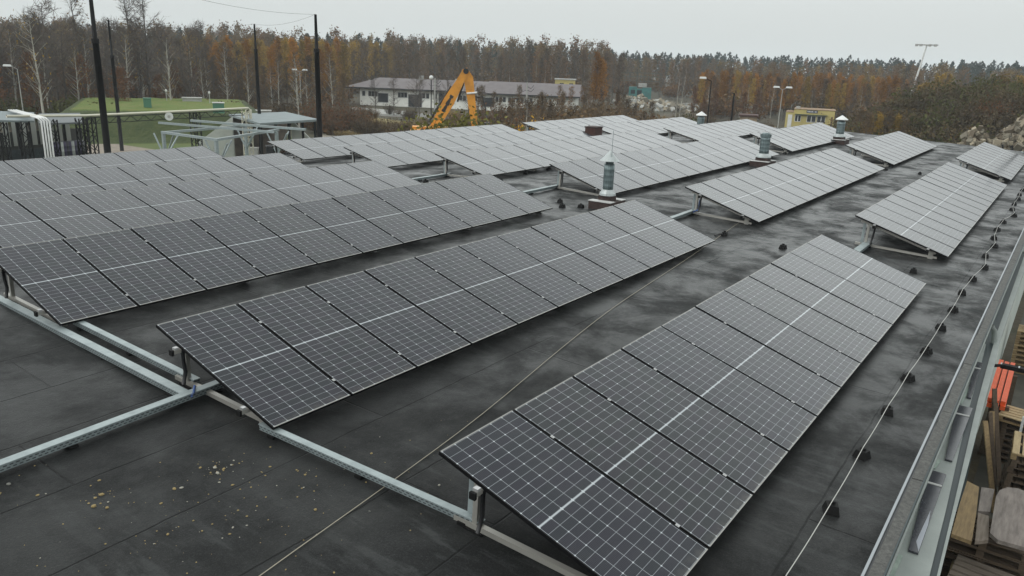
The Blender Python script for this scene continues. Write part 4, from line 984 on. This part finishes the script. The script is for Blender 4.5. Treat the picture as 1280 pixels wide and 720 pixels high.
for px, lab in ((1250, 'thin dark fence post in front of the rubble heap, the left one'), (1262, 'thin dark fence post in front of the rubble heap, the right one')):
    x, y = P(px, 56.5); T = thing('fence_post', lab, 'post', (x, y, ZG)); b = MB(); b.beam((0,0,0), (0,0,4.35), .14, .14); obj('shaft', b, M_POLE, T); b = MB(); b.beam((0,0,4.2),(.3,.1,4.6),.09,.09); obj('cranked_top', b, M_POLE, T)

def lamp(px, D, zt_, heads, label, m, armv=.8, r=.07, name='street_lamp', lean=0):
    x, y = P(px, D); h = zt_-ZG; T = thing(name, label, 'street lamp', (x, y, ZG), (0,0,az(px)-R(90)))
    L = lambda z: (lean*z, 0, z)
    b = MB(); b.tube([L(0), L(h)], [r, r*.6], 8); obj('pole', b, m, T)
    for s in heads:
        b = MB(); b.tube([L(h), (lean*h+s*armv*.6, 0, h+.22), (lean*h+s*armv, 0, h+.26)], r*.5, 6); a = obj('arm', b, m, T)
        b = MB(); q = lean*h+s*armv; b.add([(q-.32,-.13,h+.20),(q+.32,-.13,h+.20),(q+.32,.13,h+.20),(q-.32,.13,h+.20),(q-.26,-.1,h+.36),(q+.26,-.1,h+.36),(q+.26,.1,h+.36),(q-.26,.1,h+.36)], [(3,2,1,0),(4,5,6,7),(0,1,5,4),(1,2,6,5),(2,3,7,6),(3,0,4,7)]); obj('lamp_head', b, M_WHITE, a)
lamp(883.5, 74, 2.75, (-1,), 'dark street lamp with one white head left of the brown hut', M_POLE, .75)
lamp(973, 85, 2.0, (-1, 1), 'street lamp with two white heads behind the yellow building', M_CONC, .6, .06)
lamp(376, 100, 1.75, (-1, 1), 'twin-headed street lamp among the birches behind the open shed', M_CONC, .6, .06)
lamp(28, 80, 1.85, (-1,), 'street lamp half hidden by the big birch at the far left', M_CONC, .7, .05)
x, y = P(539, 108); T = thing('globe_lamp', 'dark lamp post with a white globe in front of the workshop', 'street lamp', (x, y, ZG))
b = MB(); b.tube([(0,0,0),(0,0,5.7)], .07, 8); obj('pole', b, M_POLE, T); b = MB(); b.lathe([(.08,5.7),(.27,5.85),(.3,6.0),(.2,6.2),(.05,6.26)], 12); obj('globe', b, M_WHITE, T)
def util(px, D, zt_, label):
    x, y = P(px, D); h = zt_-ZG; T = thing('utility_pole', label, 'utility pole', (x, y, ZG), (0,0,az(px)-R(90)))
    b = MB(); b.tube([(0,0,0),(0,0,h)], [.13,.09], 8); obj('pole', b, M_CONC, T)
    b = MB()
    for s, z in ((1,-.9),(1,-.5),(-1,-.9)): b.tube([(0,0,h+z),(s*.5,0,h+z-.25),(s*.85,0,h+z+.15)], .035, 5)
    obj('insulator_arm', b, M_STEEL, T)
util(543.5, 112, 1.25, 'utility pole with hooked insulator arms beside the globe lamp')
util(658, 100, 1.4, 'utility pole with hooked arms at the right half of the workshop')
x, y = P(913, 75); b = MB(); b.tube([(0,0,0),(.05,0,6.4)], [.11,.08], 8)
tag(obj('timber_pole', b, M_POLE, loc=(x, y, ZG)), 'plain dark pole right of the single-headed lamp', 'pole')
x, y = P(1137.5, 185); MS = thing('floodlight_mast', 'tall pale floodlight mast above the wooded hill', 'mast', (x, y, ZG), (0,0,az(1140)-R(90)))
b = MB(); b.tube([(-.6,0,0),(1.35,0,14.2)], [.28,.14], 10); obj('mast_shaft', b, M_WHITE, MS)
b = MB(); b.box(-.75, 3.4, -.35, .35, 14.2, 14.4); pf = obj('lamp_bar', b, M_CONC, MS)
for q in (-.5, .3, 1.9, 2.9):
    b = MB(); b.box(q-.28, q+.28, -.5, -.36, 14.0, 14.45); obj('floodlight', b, M_CONC, pf)
x, y = P(124, 98); b = MB(); b.box(-.05, .05, -.45, .45, 1.7, 3.0); b.beam((0,-.3,0),(0,-.3,1.69),.08,.08); b.beam((0,.3,0),(0,.3,1.69),.08,.08)
tag(obj('notice_board', b, mat('yellow_board', (.55,.40,.04), .6), loc=(x, y, ZG), rot=(0,0,az(124))), 'plain yellow board behind the nearest black pole', 'board')
x, y = P(163, 122); RU = thing('concrete_ruin', 'roofless grey concrete block behind the mound, left side', 'ruin', (x, y, ZG), (0,0,az(163)))
b = MB(); b.box(0, .3, -1.4, 1.2, -.1, 4.1); b.box(0, 3, -1.7, -1.401, -.1, 3.6); b.box(0, 3, 1.201, 1.5, -.1, 3.9); obj('wall', b, M_CONC, RU)
b = MB(); b.box(-.02, -.003, -.6, .3, 1.8, 3.0); obj('opening', b, M_WIN, RU)
x, y = P(4, 150); ST = thing('site_container', 'pale blue site container at the far left under the trees', 'container', (x, y, ZG), (0,0,az(4)))
b = MB(); b.box(0, 2.4, -2.5, 1.8, 0, 2.7)
for i in range(11): b.box(-.05, -.003, -2.4+i*.4, -2.2+i*.4, .1, 2.6)
obj('body', b, mat('container_blue', (.22,.30,.32), .6), ST); b = MB(); b.box(-.1, 2.5, -2.6, 1.9, 2.701, 2.85); obj('roof', b, M_CONC, ST)

# ------------------------------------------------------------------ trees and scrub
M_BIRCH = mat('birch_bark', (.34, .325, .28), .8, noise=(2.2, (.07,.06,.05), .52, .66, (1,1,.35)))
M_BARK = mat('grey_bark', (.050, .041, .033), .9, noise=(3, (.080,.066,.052), .4, .65))
M_TWIG = mat('twig_brown', (.072, .055, .043), .9, rnd=.35); M_TWIGG = mat('twig_grey', (.078, .065, .055), .9, rnd=.3)
def leafm(name, c, r=.35):
    c = tuple(v*.84 for v in c); return mat(name, c, .85, 0, .2, noise=(.25, tuple(v*.6 for v in c), .35, .65), rnd=r)
M_LOR = leafm('leaf_orange', (.34, .150, .022)); M_LRU = leafm('leaf_russet', (.150, .066, .026)); M_LYE = leafm('leaf_ochre', (.34, .215, .040))
M_LGR = leafm('leaf_olive', (.080, .082, .022)); M_LYG = leafm('leaf_willow', (.175, .165, .036)); M_PINE = leafm('pine_needles', (.030, .046, .036), .25); M_LBR = leafm('leaf_brown', (.140, .090, .042))

M_SCRUB = mat('scrub_stalk', (.080, .056, .033), .9, rnd=.35)
def gen_tree(seed, H=10, r0=.13, spread=2.2, crown0=.3, nb=26, ntw=9, nleaf=0, leaf=.16, conic=.6, twl=.9, lean=.3, rise=.9, twr=.014, multi=1):
    rnd = random.Random(seed); T = MB(); Cb = MB()
    stems = []
    for s in range(multi):
        lx, ly_ = rnd.uniform(-lean, lean), rnd.uniform(-lean, lean); a0 = rnd.uniform(0, 6.28)
        bx, by = (.35*math.cos(a0), .35*math.sin(a0)) if multi > 1 else (0, 0)
        hh = H*(1 if s == 0 else rnd.uniform(.7, .95)); pts = []; rr = []
        for i in range(7):
            t = i/6; k = (1 if multi == 1 else 1+2.0*t)
            pts.append(Vector((bx*k+lx*t*t*H*.12+rnd.uniform(-.07,.07)*t*H*.1, by*k+ly_*t*t*H*.12+rnd.uniform(-.07,.07)*t*H*.1, hh*t))); rr.append(r0*(1-t*.92))
        T.tube(pts, rr, 6); stems.append((pts, rr))
    def along(pts, t):
        f = t*6; i = min(5, int(f)); return pts[i]+(pts[i+1]-pts[i])*(f-i)
    for i in range(nb):
        pts, rr = stems[i % multi]
        t = crown0+(1-crown0)*((i+rnd.random())/nb)*.97; p = along(pts, t); a = rnd.uniform(0, 6.283)
        prof = (1-(t-crown0)/(1-crown0))**conic*.9+.12
        if t < crown0+.12: prof *= .8
        ln = spread*prof*rnd.uniform(.7, 1.15)
        d = Vector((math.cos(a), math.sin(a), rise*rnd.uniform(.5, 1.3))).normalized()
        q1 = p+d*ln*.5+Vector((0,0,rnd.uniform(-.05,.1)*ln)); q2 = p+d*ln+Vector((0,0,rnd.uniform(-.1,.2)*ln))
        rb = max(.012, r0*.38*(1-t*.75)); Cb.tube([p, q1, q2], [rb, rb*.6, .008], 4, 0, False)
        for k in range(ntw):
            u = rnd.uniform(.25, 1.0); s0 = p+(q1-p)*(u*2) if u < .5 else q1+(q2-q1)*(u*2-1)
            e = Vector((rnd.gauss(0,1), rnd.gauss(0,1), rnd.gauss(.45,.8))).normalized(); ll = twl*rnd.uniform(.4, 1.1)
            wv = e.cross(Vector((rnd.random(), rnd.random(), rnd.random()))).normalized()*twr
            e1 = s0+e*ll*.55+Vector((0,0,-.03)); e2 = s0+e*ll
            Cb.add([s0-wv, s0+wv, e1+wv*.7, e1-wv*.7, e2], [(0,1,2,3),(3,2,4)], 1)
            for _ in range(2):
                g = Vector((rnd.gauss(0,1), rnd.gauss(0,1), rnd.gauss(.2,.8))).normalized()*ll*.5
                Cb.add([e1-wv*.5, e1+wv*.5, e1+g], [(0,1,2)], 1)
        nl = int(nleaf/nb)
        for k in range(nl):
            u = rnd.uniform(.3, 1.1); c = p+(q2-p)*u+Vector((rnd.gauss(0,.28), rnd.gauss(0,.28), rnd.gauss(0,.3)))*twl
            n1 = Vector((rnd.gauss(0,1), rnd.gauss(0,1), rnd.gauss(0,1))).normalized(); n2 = n1.cross(Vector((rnd.gauss(0,1), rnd.gauss(0,1), .3))).normalized(); s = leaf*rnd.uniform(.5, 1.25)
            Cb.add([c-n1*s, c-n2*s*.6, c+n1*s, c+n2*s*.6], [(0,1,2,3)], 2)
    return T, Cb
def gen_pine(seed, H=15):
    rnd = random.Random(seed); T = MB(); Cb = MB(); T.tube([(0,0,0),(.1,0,H*.6),(0,.1,H)], [.2,.13,.03], 6)
    for i in range(46):
        t = .30+.70*i/46; rr = 3.1*math.sqrt(max(.012, 1.02-((t-.42)/.58)**2))*(1.12-.42*t)*rnd.uniform(.6,1.1); a = rnd.uniform(0,6.28); z = H*t
        for k in range(9):
            u = rnd.uniform(.2,1); c = Vector((math.cos(a)*rr*u, math.sin(a)*rr*u, z+rnd.gauss(0,.25)-.2*u)); s = rnd.uniform(.22,.46)
            n1 = Vector((rnd.gauss(0,1), rnd.gauss(0,1), rnd.gauss(0,.5))).normalized(); n2 = n1.cross(Vector((rnd.gauss(0,1), rnd.gauss(0,1), .4))).normalized()
            Cb.add([c-n1*s, c-n2*s*.6, c+n1*s, c+n2*s*.6], [(0,1,2,3)], 0)
    return T, Cb
def gen_bush(seed, H=2.2, spread=1.3, n=60, nleaf=200, leaf=.10, twl=.5):
    rnd = random.Random(seed); T = MB(); Cb = MB()
    for i in range(9):
        a = rnd.uniform(0,6.28); q = rnd.uniform(.1,.5)*spread; T.tube([(0.1*math.cos(a),.1*math.sin(a),0),(q*.6*math.cos(a),q*.6*math.sin(a),H*.4),(q*1.3*math.cos(a),q*1.3*math.sin(a),H*.75)], [.03,.02,.008], 4)
    for i in range(n):
        a = rnd.uniform(0,6.28); q = math.sqrt(rnd.random())*spread*.75; h = H*rnd.uniform(.55,1.05)*(1-.35*(q/spread)**2)
        s0 = Vector((q*.5*math.cos(a), q*.5*math.sin(a), H*.08)); e2 = Vector((q*1.25*math.cos(a), q*1.25*math.sin(a), h)); e1 = (s0+e2)/2+Vector((0,0,.1))
        wv = Vector((rnd.gauss(0,1), rnd.gauss(0,1), 0)).normalized()*.016
        Cb.add([s0-wv, s0+wv, e1+wv, e1-wv, e2], [(0,1,2,3),(3,2,4)], 0)
        for k in range(5):
            c = e1+(e2-e1)*rnd.random(); g = Vector((rnd.gauss(0,1), rnd.gauss(0,1), rnd.gauss(.6,.7))).normalized()*twl*rnd.uniform(.5,1); Cb.add([c-wv*.7, c+wv*.7, c+g], [(0,1,2)], 0)
        for k in range(int(nleaf/n)):
            c = s0+(e2-s0)*rnd.uniform(.35,1.02)+Vector((rnd.gauss(0,.16), rnd.gauss(0,.16), rnd.gauss(0,.14)))*spread*.8
            n1 = Vector((rnd.gauss(0,1), rnd.gauss(0,1), rnd.gauss(0,1))).normalized(); n2 = n1.cross(Vector((rnd.gauss(0,1), rnd.gauss(0,1), .3))).normalized(); s = leaf*rnd.uniform(.5,1.3)
            Cb.add([c-n1*s, c-n2*s*.65, c+n1*s, c+n2*s*.65], [(0,1,2,3)], 1)
    return T, Cb
def pair(TC, tm, cm): return (TC[0].mesh('trunk', [tm], True), TC[1].mesh('crown', cm))
KIND = {
 'bare':   [pair(gen_tree(s, 11, .15, 3.0, .22, 44, 16, 0, conic=.45, twl=1.0, twr=.017), M_BARK, [M_BARK, M_TWIG]) for s in (1,2,3)],
 'grey':   [pair(gen_tree(s, 12, .15, 2.6, .22, 40, 14, 160, .14, .5, 1.0, rise=1.3, twr=.016), M_BARK, [M_BARK, M_TWIGG, M_LBR]) for s in (4,5)],
 'birchw': [pair(gen_tree(s, 10, .12, 2.2, .28, 28, 9, 70, .11, .5, .9, rise=1.1), M_BIRCH, [M_BIRCH, M_TWIG, M_LYE]) for s in (6,7)],
 'orange': [pair(gen_tree(s, 11, .10, 1.5, .30, 46, 8, 1900, .135, .55, .75, rise=1.0), M_BARK, [M_BARK, M_TWIG, M_LOR]) for s in (8,9,10)],
 'ochre':  [pair(gen_tree(s, 11, .10, 1.5, .30, 46, 8, 1900, .135, .55, .75, rise=1.0), M_BARK, [M_BARK, M_TWIG, M_LYE]) for s in (11,12)],
 'russet': [pair(gen_tree(s, 8, .10, 1.8, .18, 38, 10, 1300, .12, .55, .75), M_BARK, [M_BARK, M_TWIG, M_LRU]) for s in (13,14)],
 'brown':  [pair(gen_tree(s, 9, .11, 1.7, .20, 38, 13, 800, .12, .6, .85, rise=1.2), M_BARK, [M_BARK, M_TWIG, M_LBR]) for s in (15,16)],
 'rust':   [pair(gen_tree(s, 11, .09, 1.7, .34, 40, 12, 700, .12, .55, .8, rise=1.1), M_BIRCH, [M_BARK, M_TWIGG, leafm('leaf_rust', (.20,.10,.035))]) for s in (18,19)],
 'multi':  [pair(gen_tree(s, 9, .09, 1.8, .25, 30, 9, 25, .1, .5, .8, rise=1.2, multi=3), M_BIRCH, [M_BIRCH, M_TWIGG, M_LYE]) for s in (17,)],
 'sbrown': [pair(gen_bush(s, 2.4, 1.9, 150, 520, .085), M_BARK, [M_SCRUB, M_LBR]) for s in (20,21)],
 'srusset':[pair(gen_bush(s, 2.4, 1.8, 140, 620, .085), M_BARK, [M_SCRUB, M_LRU]) for s in (22,)],
 'solive': [pair(gen_bush(s, 2.2, 1.6, 70, 900, .13), M_BARK, [M_TWIG, M_LGR]) for s in (23,24)],
 'syell':  [pair(gen_bush(s, 2.2, 1.4, 70, 900, .08), M_BARK, [M_TWIG, M_LYE]) for s in (25,)],
 'gold':   [pair(gen_bush(s, 2.2, 1.0, 70, 900, .06), M_BARK, [M_TWIG, leafm('leaf_gold', (.66, .36, .025))]) for s in (28,)],
 'willow': [pair(gen_bush(s, 3.4, 2.6, 140, 4600, .10), M_BARK, [M_TWIG, M_LYG]) for s in (26,)],
 'reed':   [pair(gen_bush(s, 1.3, 1.2, 150, 120, .07, .4), M_BARK, [mat('dry_stalk', (.18,.13,.05), .9, rnd=.25), M_LYE]) for s in (27,)],
}
TR = random.Random(100)
def plant(kind, x, y, s, label, group=None, z=None, name='tree', cat=None, sz=1.0, v=None):
    vv = KIND[kind]; t, c = vv[TR.randrange(len(vv)) if v is None else v]
    o = thing(name, label, cat or ('shrub' if name in ('shrub', 'grass_clump') else 'tree'), (x, y, ZG-.05 if z is None else z), (0,0,TR.uniform(0,6.28)), group)
    o.scale = (s, s, s*sz)
    link('trunk' if name.endswith('tree') else 'stems', t, o); link('crown', c, o); return o
def belt(kind, n, px0, px1, D0, D1, s0, s1, label, group, name='tree', sz=1.0, skip=()):
    for i in range(n):
        px = px0+(px1-px0)*(i+TR.random())/n; D = TR.uniform(D0, D1)
        if any(a < px < b_ and D > d for a, b_, d in skip): continue
        x, y = P(px, D); plant(kind, x, y, TR.uniform(s0, s1), label, group, None, name, None, sz)
# named single trees
def one(kind, px, D, s, label, name='tree', sz=1.0, v=None): x, y = P(px, D); return plant(kind, x, y, s, label, None, None, name, None, sz, v)
one('birchw', 52, 88, 1.12, 'big white-barked birch with wide crooked limbs at the far left', 'birch_tree', v=0)
one('birchw', 213, 98, .98, 'white forked birch behind the middle of the mound', 'birch_tree', v=1)
one('birchw', 160, 104, 1.0, 'pale birch just right of the thin black pole', 'birch_tree', v=0)
one('birchw', 373, 92, .85, 'slim pale birch behind the open shed roof', 'birch_tree', v=1)
one('bare', 187, 112, 1.45, 'tallest bare tree with an upright crown above the mound', 'bare_tree', v=0)
one('bare', 170, 114, 1.38, 'tall bare tree standing left of the tallest one', 'bare_tree', v=1)
one('grey', 106, 118, 1.32, 'slender tall bare tree behind the nearest black pole', 'bare_tree', v=0)
one('bare', 62, 100, 1.15, 'bare dark tree close behind the big white birch', 'bare_tree', v=2)
one('multi', 846, 104, .95, 'pale many-stemmed birch standing alone beyond the roof', 'birch_tree')
one('birchw', 656, 58, .55, 'small leaning birch at the gap between the far arrays', 'birch_tree', v=1)
one('orange', 744, 122, .92, 'big orange tree at the right end of the workshop', 'autumn_tree', v=0)
one('orange', 752, 126, .82, 'second orange tree half behind the big one by the workshop', 'autumn_tree', v=1)
one('russet', 772, 118, .55, 'dark red-brown tree between the workshop and the teal machine', 'autumn_tree')
one('bare', 520, 112, .62, 'bare dark tree in front of the workshop, left of the lamps', 'bare_tree', v=2)
one('willow', 571, 51.5, 1.55, 'broad yellow-green willow bush hiding the excavator', 'willow_bush', sz=1.0)
one('solive', 1000, 78, .65, 'dark clipped bush below the yellow building', 'shrub')
belt('birchw', 10, -30, 300, 100, 118, .8, 1.05, 'white-barked birch in the wood behind the mound', 'white birches in the left wood', 'birch_tree')
# left: mixed bare wood
belt('bare', 36, -70, 270, 102, 150, .85, 1.12, 'bare brown tree in the wood behind the mound', 'bare trees in the left wood', 'bare_tree')
belt('grey', 26, -70, 300, 110, 165, .75, 1.05, 'grey-twigged tree in the wood behind the mound', 'grey trees in the left wood', 'bare_tree')
belt('russet', 16, -60, 250, 96, 125, .65, .95, 'russet-leaved small tree under the left wood', 'russet trees in the left wood', 'autumn_tree')
belt('sbrown', 34, -60, 330, 104, 126, .9, 1.6, 'brown scrub bush along the foot of the left wood', 'brown bushes along the left wood', 'shrub')
belt('solive', 12, -40, 130, 92, 110, .9, 1.5, 'olive bush below the big white birch', 'olive bushes at the far left', 'shrub')
# centre-left: ochre and orange birch belt
belt('ochre', 44, 228, 432, 140, 185, .84, 1.02, 'slim ochre birch in the belt behind the open shed', 'ochre birches in the left belt', 'autumn_birch_tree')
belt('orange', 22, 235, 428, 128, 170, .75, 1.05, 'slim orange birch in the belt behind the open shed', 'orange birches in the left belt', 'autumn_birch_tree')
belt('brown', 30, 220, 432, 108, 140, .6, .95, 'thin brown sapling in front of the birch belt', 'brown saplings in the left belt', 'sapling_tree')
belt('birchw', 11, 240, 428, 100, 130, .6, .9, 'white-stemmed young birch in front of the ochre belt', 'white birches in the left belt', 'birch_tree')
belt('sbrown', 22, 250, 460, 92, 108, .8, 1.5, 'brown bush in the strip behind the open shed', 'brown bushes behind the shed', 'shrub')
belt('srusset', 8, 395, 450, 88, 100, .8, 1.6, 'russet bush beside the dirt track', 'russet bushes by the track', 'shrub')
belt('reed', 34, 398, 530, 84, 102, .6, 1.1, 'clump of dry yellow grass beside the dirt track', 'dry grass clumps by the track', 'grass_clump')
belt('ochre', 12, 430, 500, 188, 215, .9, 1.1, 'slim ochre birch behind the left end of the workshop', 'ochre birches behind the workshop', 'autumn_birch_tree')
# centre: wood behind the workshop
belt('brown', 34, 440, 776, 168, 215, 1.0, 1.3, 'tall brown birch in the wood behind the workshop', 'brown birches behind the workshop', 'birch_tree')
belt('grey', 22, 440, 776, 175, 250, .85, 1.1, 'grey tree in the wood behind the workshop', 'grey trees behind the workshop', 'bare_tree')
belt('rust', 14, 620, 772, 165, 215, .75, 1.0, 'orange birch in the wood behind the workshop', 'orange birches behind the workshop', 'autumn_birch_tree')
belt('bare', 6, 452, 600, 114, 128, .42, .60, 'small bare tree standing before the workshop wall', 'small bare trees by the workshop', 'bare_tree')
belt('rust', 7, 690, 768, 104, 116, .40, .52, 'rust-coloured young tree at the right end of the workshop', 'rust trees by the workshop', 'autumn_birch_tree')
# scrub between roof and workshop
belt('sbrown', 24, 560, 640, 58, 100, .9, 1.35, 'brown bush right of the excavator grapple', 'brown bushes right of the excavator', 'shrub')
belt('sbrown', 48, 636, 800, 60, 106, 1.2, 1.95, 'brown scrub bush between the roof and the workshop', 'brown scrub below the workshop', 'shrub')
belt('srusset', 26, 600, 800, 58, 100, 1.1, 1.8, 'russet scrub bush between the roof and the workshop', 'russet scrub below the workshop', 'shrub')
belt('solive', 16, 640, 880, 60, 108, .7, 1.2, 'olive bush in the scrub beyond the roof', 'olive bushes in the scrub', 'shrub')
belt('brown', 24, 590, 820, 74, 112, .42, .60, 'small bare sapling growing in the scrub', 'saplings in the scrub', 'sapling_tree')
for px, D, s, lab in ((659,62,1.95,'bright yellow bush at the gap between the far arrays'),(703,66,1.75,'yellow bush right behind the far roof edge'),(735,72,1.5,'small yellow bush behind the brick chimney'),(568,110,.9,'ochre bush in front of the workshop door')): one('syell' if px == 568 else 'gold', px, D, s, lab, 'shrub')
belt('sbrown', 14, 430, 560, 62, 95, .7, 1.15, 'brown bush left of the excavator', 'brown bushes left of the excavator', 'shrub')
belt('sbrown', 9, 455, 560, 104, 125, .45, .8, 'brown bush along the workshop wall', 'brown bushes along the workshop', 'shrub')
belt('reed', 30, 700, 960, 62, 120, .7, 1.3, 'dry grass clump in the waste ground beyond the roof', 'dry grass clumps beyond the roof', 'grass_clump')
belt('sbrown', 22, 790, 970, 72, 130, .55, 1.1, 'low brown bush on the waste ground beyond the roof', 'low bushes beyond the roof', 'shrub')
# centre-right: orange birch belt
belt('orange', 56, 874, 1130, 143, 190, .58, .76, 'young orange birch in the belt behind the yellow building', 'orange birches in the right belt', 'autumn_birch_tree')
belt('rust', 30, 874, 1140, 143, 190, .56, .78, 'young rust-brown birch in the belt behind the yellow building', 'rust birches in the right belt', 'autumn_birch_tree')
belt('brown', 34, 874, 1140, 143, 200, .60, .85, 'young brown birch in the belt behind the yellow building', 'brown birches in the right belt', 'birch_tree')
belt('ochre', 16, 874, 1130, 143, 190, .56, .74, 'young golden birch in the belt behind the yellow building', 'golden birches in the right belt', 'autumn_birch_tree')
belt('birchw', 26, 874, 1130, 143, 180, .52, .70, 'white-stemmed birch in the belt behind the yellow building', 'white birches in the right belt', 'birch_tree')
belt('grey', 18, 770, 900, 214, 250, .75, .95, 'grey tree at the back of the waste ground', 'grey trees behind the waste ground', 'bare_tree')
belt('russet', 16, 860, 1100, 125, 140, .4, .7, 'low russet tree at the edge of the right belt', 'russet trees in the right belt', 'autumn_tree', 1.0, ((952, 1078, 0),))
# hill scrub
def hill_plants(kind, n, s0, s1, label, group, rnd, name='shrub', far=False):
    for i in range(n):
        while True:
            x = HC.x+rnd.uniform(-27, 22); y = HC.y+rnd.uniform(-19, 19); h = hill_z(x, y)
            if h > .15 and x+.5*abs(y-HC.y) < HC.x+16: break
        plant(kind, x, y, rnd.uniform(s0, s1), label, group, ZG-.1+h, name)
HR = random.Random(55)
hill_plants('solive', 16, .8, 1.45, 'dark olive bush on the wooded hill', 'olive bushes on the hill', HR)
hill_plants('srusset', 12, .8, 1.3, 'russet bush on the wooded hill', 'russet bushes on the hill', HR)
hill_plants('syell', 12, .7, 1.2, 'ochre bush on the wooded hill', 'ochre bushes on the hill', HR)
hm_ = MB(); hv = [gen_bush(s_, 2.3, 1.6, 70, 800, .10) for s_ in (61, 62, 63)]
for i in range(330):
    while True:
        x = HC.x+HR.uniform(-27, 22); y = HC.y+HR.uniform(-19, 19); h = hill_z(x, y)
        if h > .15 and x+.5*abs(y-HC.y) < HC.x+16: break
    src = HR.choice(hv)[1]; a = HR.uniform(0, 6.283); k = HR.uniform(.75, 1.4); c_, s_ = math.cos(a)*k, math.sin(a)*k; o = len(hm_.v)
    kind_ = HR.choice((1, 1, 2, 2, 3))
    hm_.v += [(x+p[0]*c_-p[1]*s_, y+p[0]*s_+p[1]*c_, ZG-.1+h+p[2]*k) for p in src.v]; hm_.f += [tuple(q+o for q in f) for f in src.f]; hm_.m += [kind_ if m == 1 else 0 for m in src.m]
tag(obj('undergrowth', hm_, [M_TWIG, leafm('hill_olive', (.078,.082,.024)), leafm('hill_brown', (.088,.066,.034)), leafm('hill_russet', (.130,.085,.028))]), 'dense olive and brown thicket covering the hill', 'thicket', kind='stuff')
belt('brown', 12, 1070, 1150, 80, 100, .40, .60, 'brown young tree on the left flank of the wooded hill', 'brown trees beside the hill', 'birch_tree')
belt('ochre', 5, 1085, 1145, 80, 98, .36, .52, 'ochre young tree on the left flank of the wooded hill', 'ochre trees beside the hill', 'autumn_birch_tree')
belt('sbrown', 24, 1060, 1230, 64, 82, .7, 1.2, 'brown bush at the foot of the hill behind the roof', 'brown bushes at the hill foot', 'shrub')
belt('ochre', 22, 1140, 1310, 118, 150, .5, .8, 'ochre tree behind the crest of the hill', 'ochre trees behind the hill', 'autumn_birch_tree')
belt('grey', 16, 1120, 1310, 125, 170, .6, .85, 'grey tree behind the crest of the hill', 'grey trees behind the hill', 'bare_tree')
# far pine wood, one mass
fm = MB(); pv = [gen_pine(s)[1] for s in (1,2,3)]; tv = gen_tree(40, 13, .15, 2.6, .12, 28, 6, 650, .22, .5, 1.1)[1]
PR = random.Random(9)
def stamp(src, x, y, s, sz, mi):
    a = PR.uniform(0,6.28); c_, s_ = math.cos(a)*s, math.sin(a)*s; o = len(fm.v)
    fm.v += [(x+p[0]*c_-p[1]*s_, y+p[0]*s_+p[1]*c_, ZG+p[2]*s*sz) for p in src.v]
    fm.f += [tuple(i+o for i in f) for f in src.f]; fm.m += [mi if isinstance(mi, int) else mi[m] for m in src.m]
for i in range(900):
    px = PR.uniform(-90, 1380); D = PR.uniform(270, 400) if px < 760 else PR.uniform(330, 460)
    x, y = P(px, D); k = .98 if px < 760 else .95
    stamp(pv[PR.randrange(3)], x, y, k*PR.uniform(.86, 1.04), 1, 0)
fb = [gen_bush(s_, 3.0, 2.2, 60, 240, .22, .9)[1] for s_ in (71, 72)]
for i in range(620):
    px = PR.uniform(-90, 1380); D = PR.choice((PR.uniform(132, 200), PR.uniform(200, 300)))
    if 955 < px < 1075 and D < 150 or 432 < px < 792 and D < 178 or 770 < px < 872 and D < 212: continue
    x, y = P(px, D); stamp(fb[i % 2], x, y, PR.uniform(.8, 1.5)*(1 if D < 200 else 1.3), 1, {0: 1, 1: PR.choice((2, 2, 3))})
for i in range(560):
    px = PR.uniform(-90, 1380); D = PR.uniform(215, 330); x, y = P(px, D)
    stamp(tv, x, y, PR.uniform(.85, 1.12)*(1.05 if px < 760 else .78), 1, {0: 1, 1: 1, 2: PR.choice((2, 2, 3, 4))})
tag(obj('far_forest', fm, [M_PINE, M_TWIG, M_LBR, leafm('wood_russet', (.165,.088,.036)), leafm('wood_ochre', (.21,.140,.045))]), 'hazy pine and bare mixed forest along the horizon', 'forest', kind='stuff')

# ------------------------------------------------------------------ damp autumn air
hm = bpy.data.materials.new('damp_air'); hm.use_nodes = True; hn = hm.node_tree; 
for nd in list(hn.nodes):
    if nd.type != 'OUTPUT_MATERIAL': hn.nodes.remove(nd)
vol = hn.nodes.new('ShaderNodeVolumePrincipled'); vol.inputs['Color'].default_value = (.86, .94, 1.0, 1); vol.inputs['Density'].default_value = .00036; vol.inputs['Anisotropy'].default_value = 0.0
hn.links.new(vol.outputs[0], [n_ for n_ in hn.nodes if n_.type == 'OUTPUT_MATERIAL'][0].inputs['Volume'])
b = MB(); b.box(-65, 1310, -165, 1110, ZG-1, 22)
hz = tag(obj('haze', b, hm), kind='stuff')
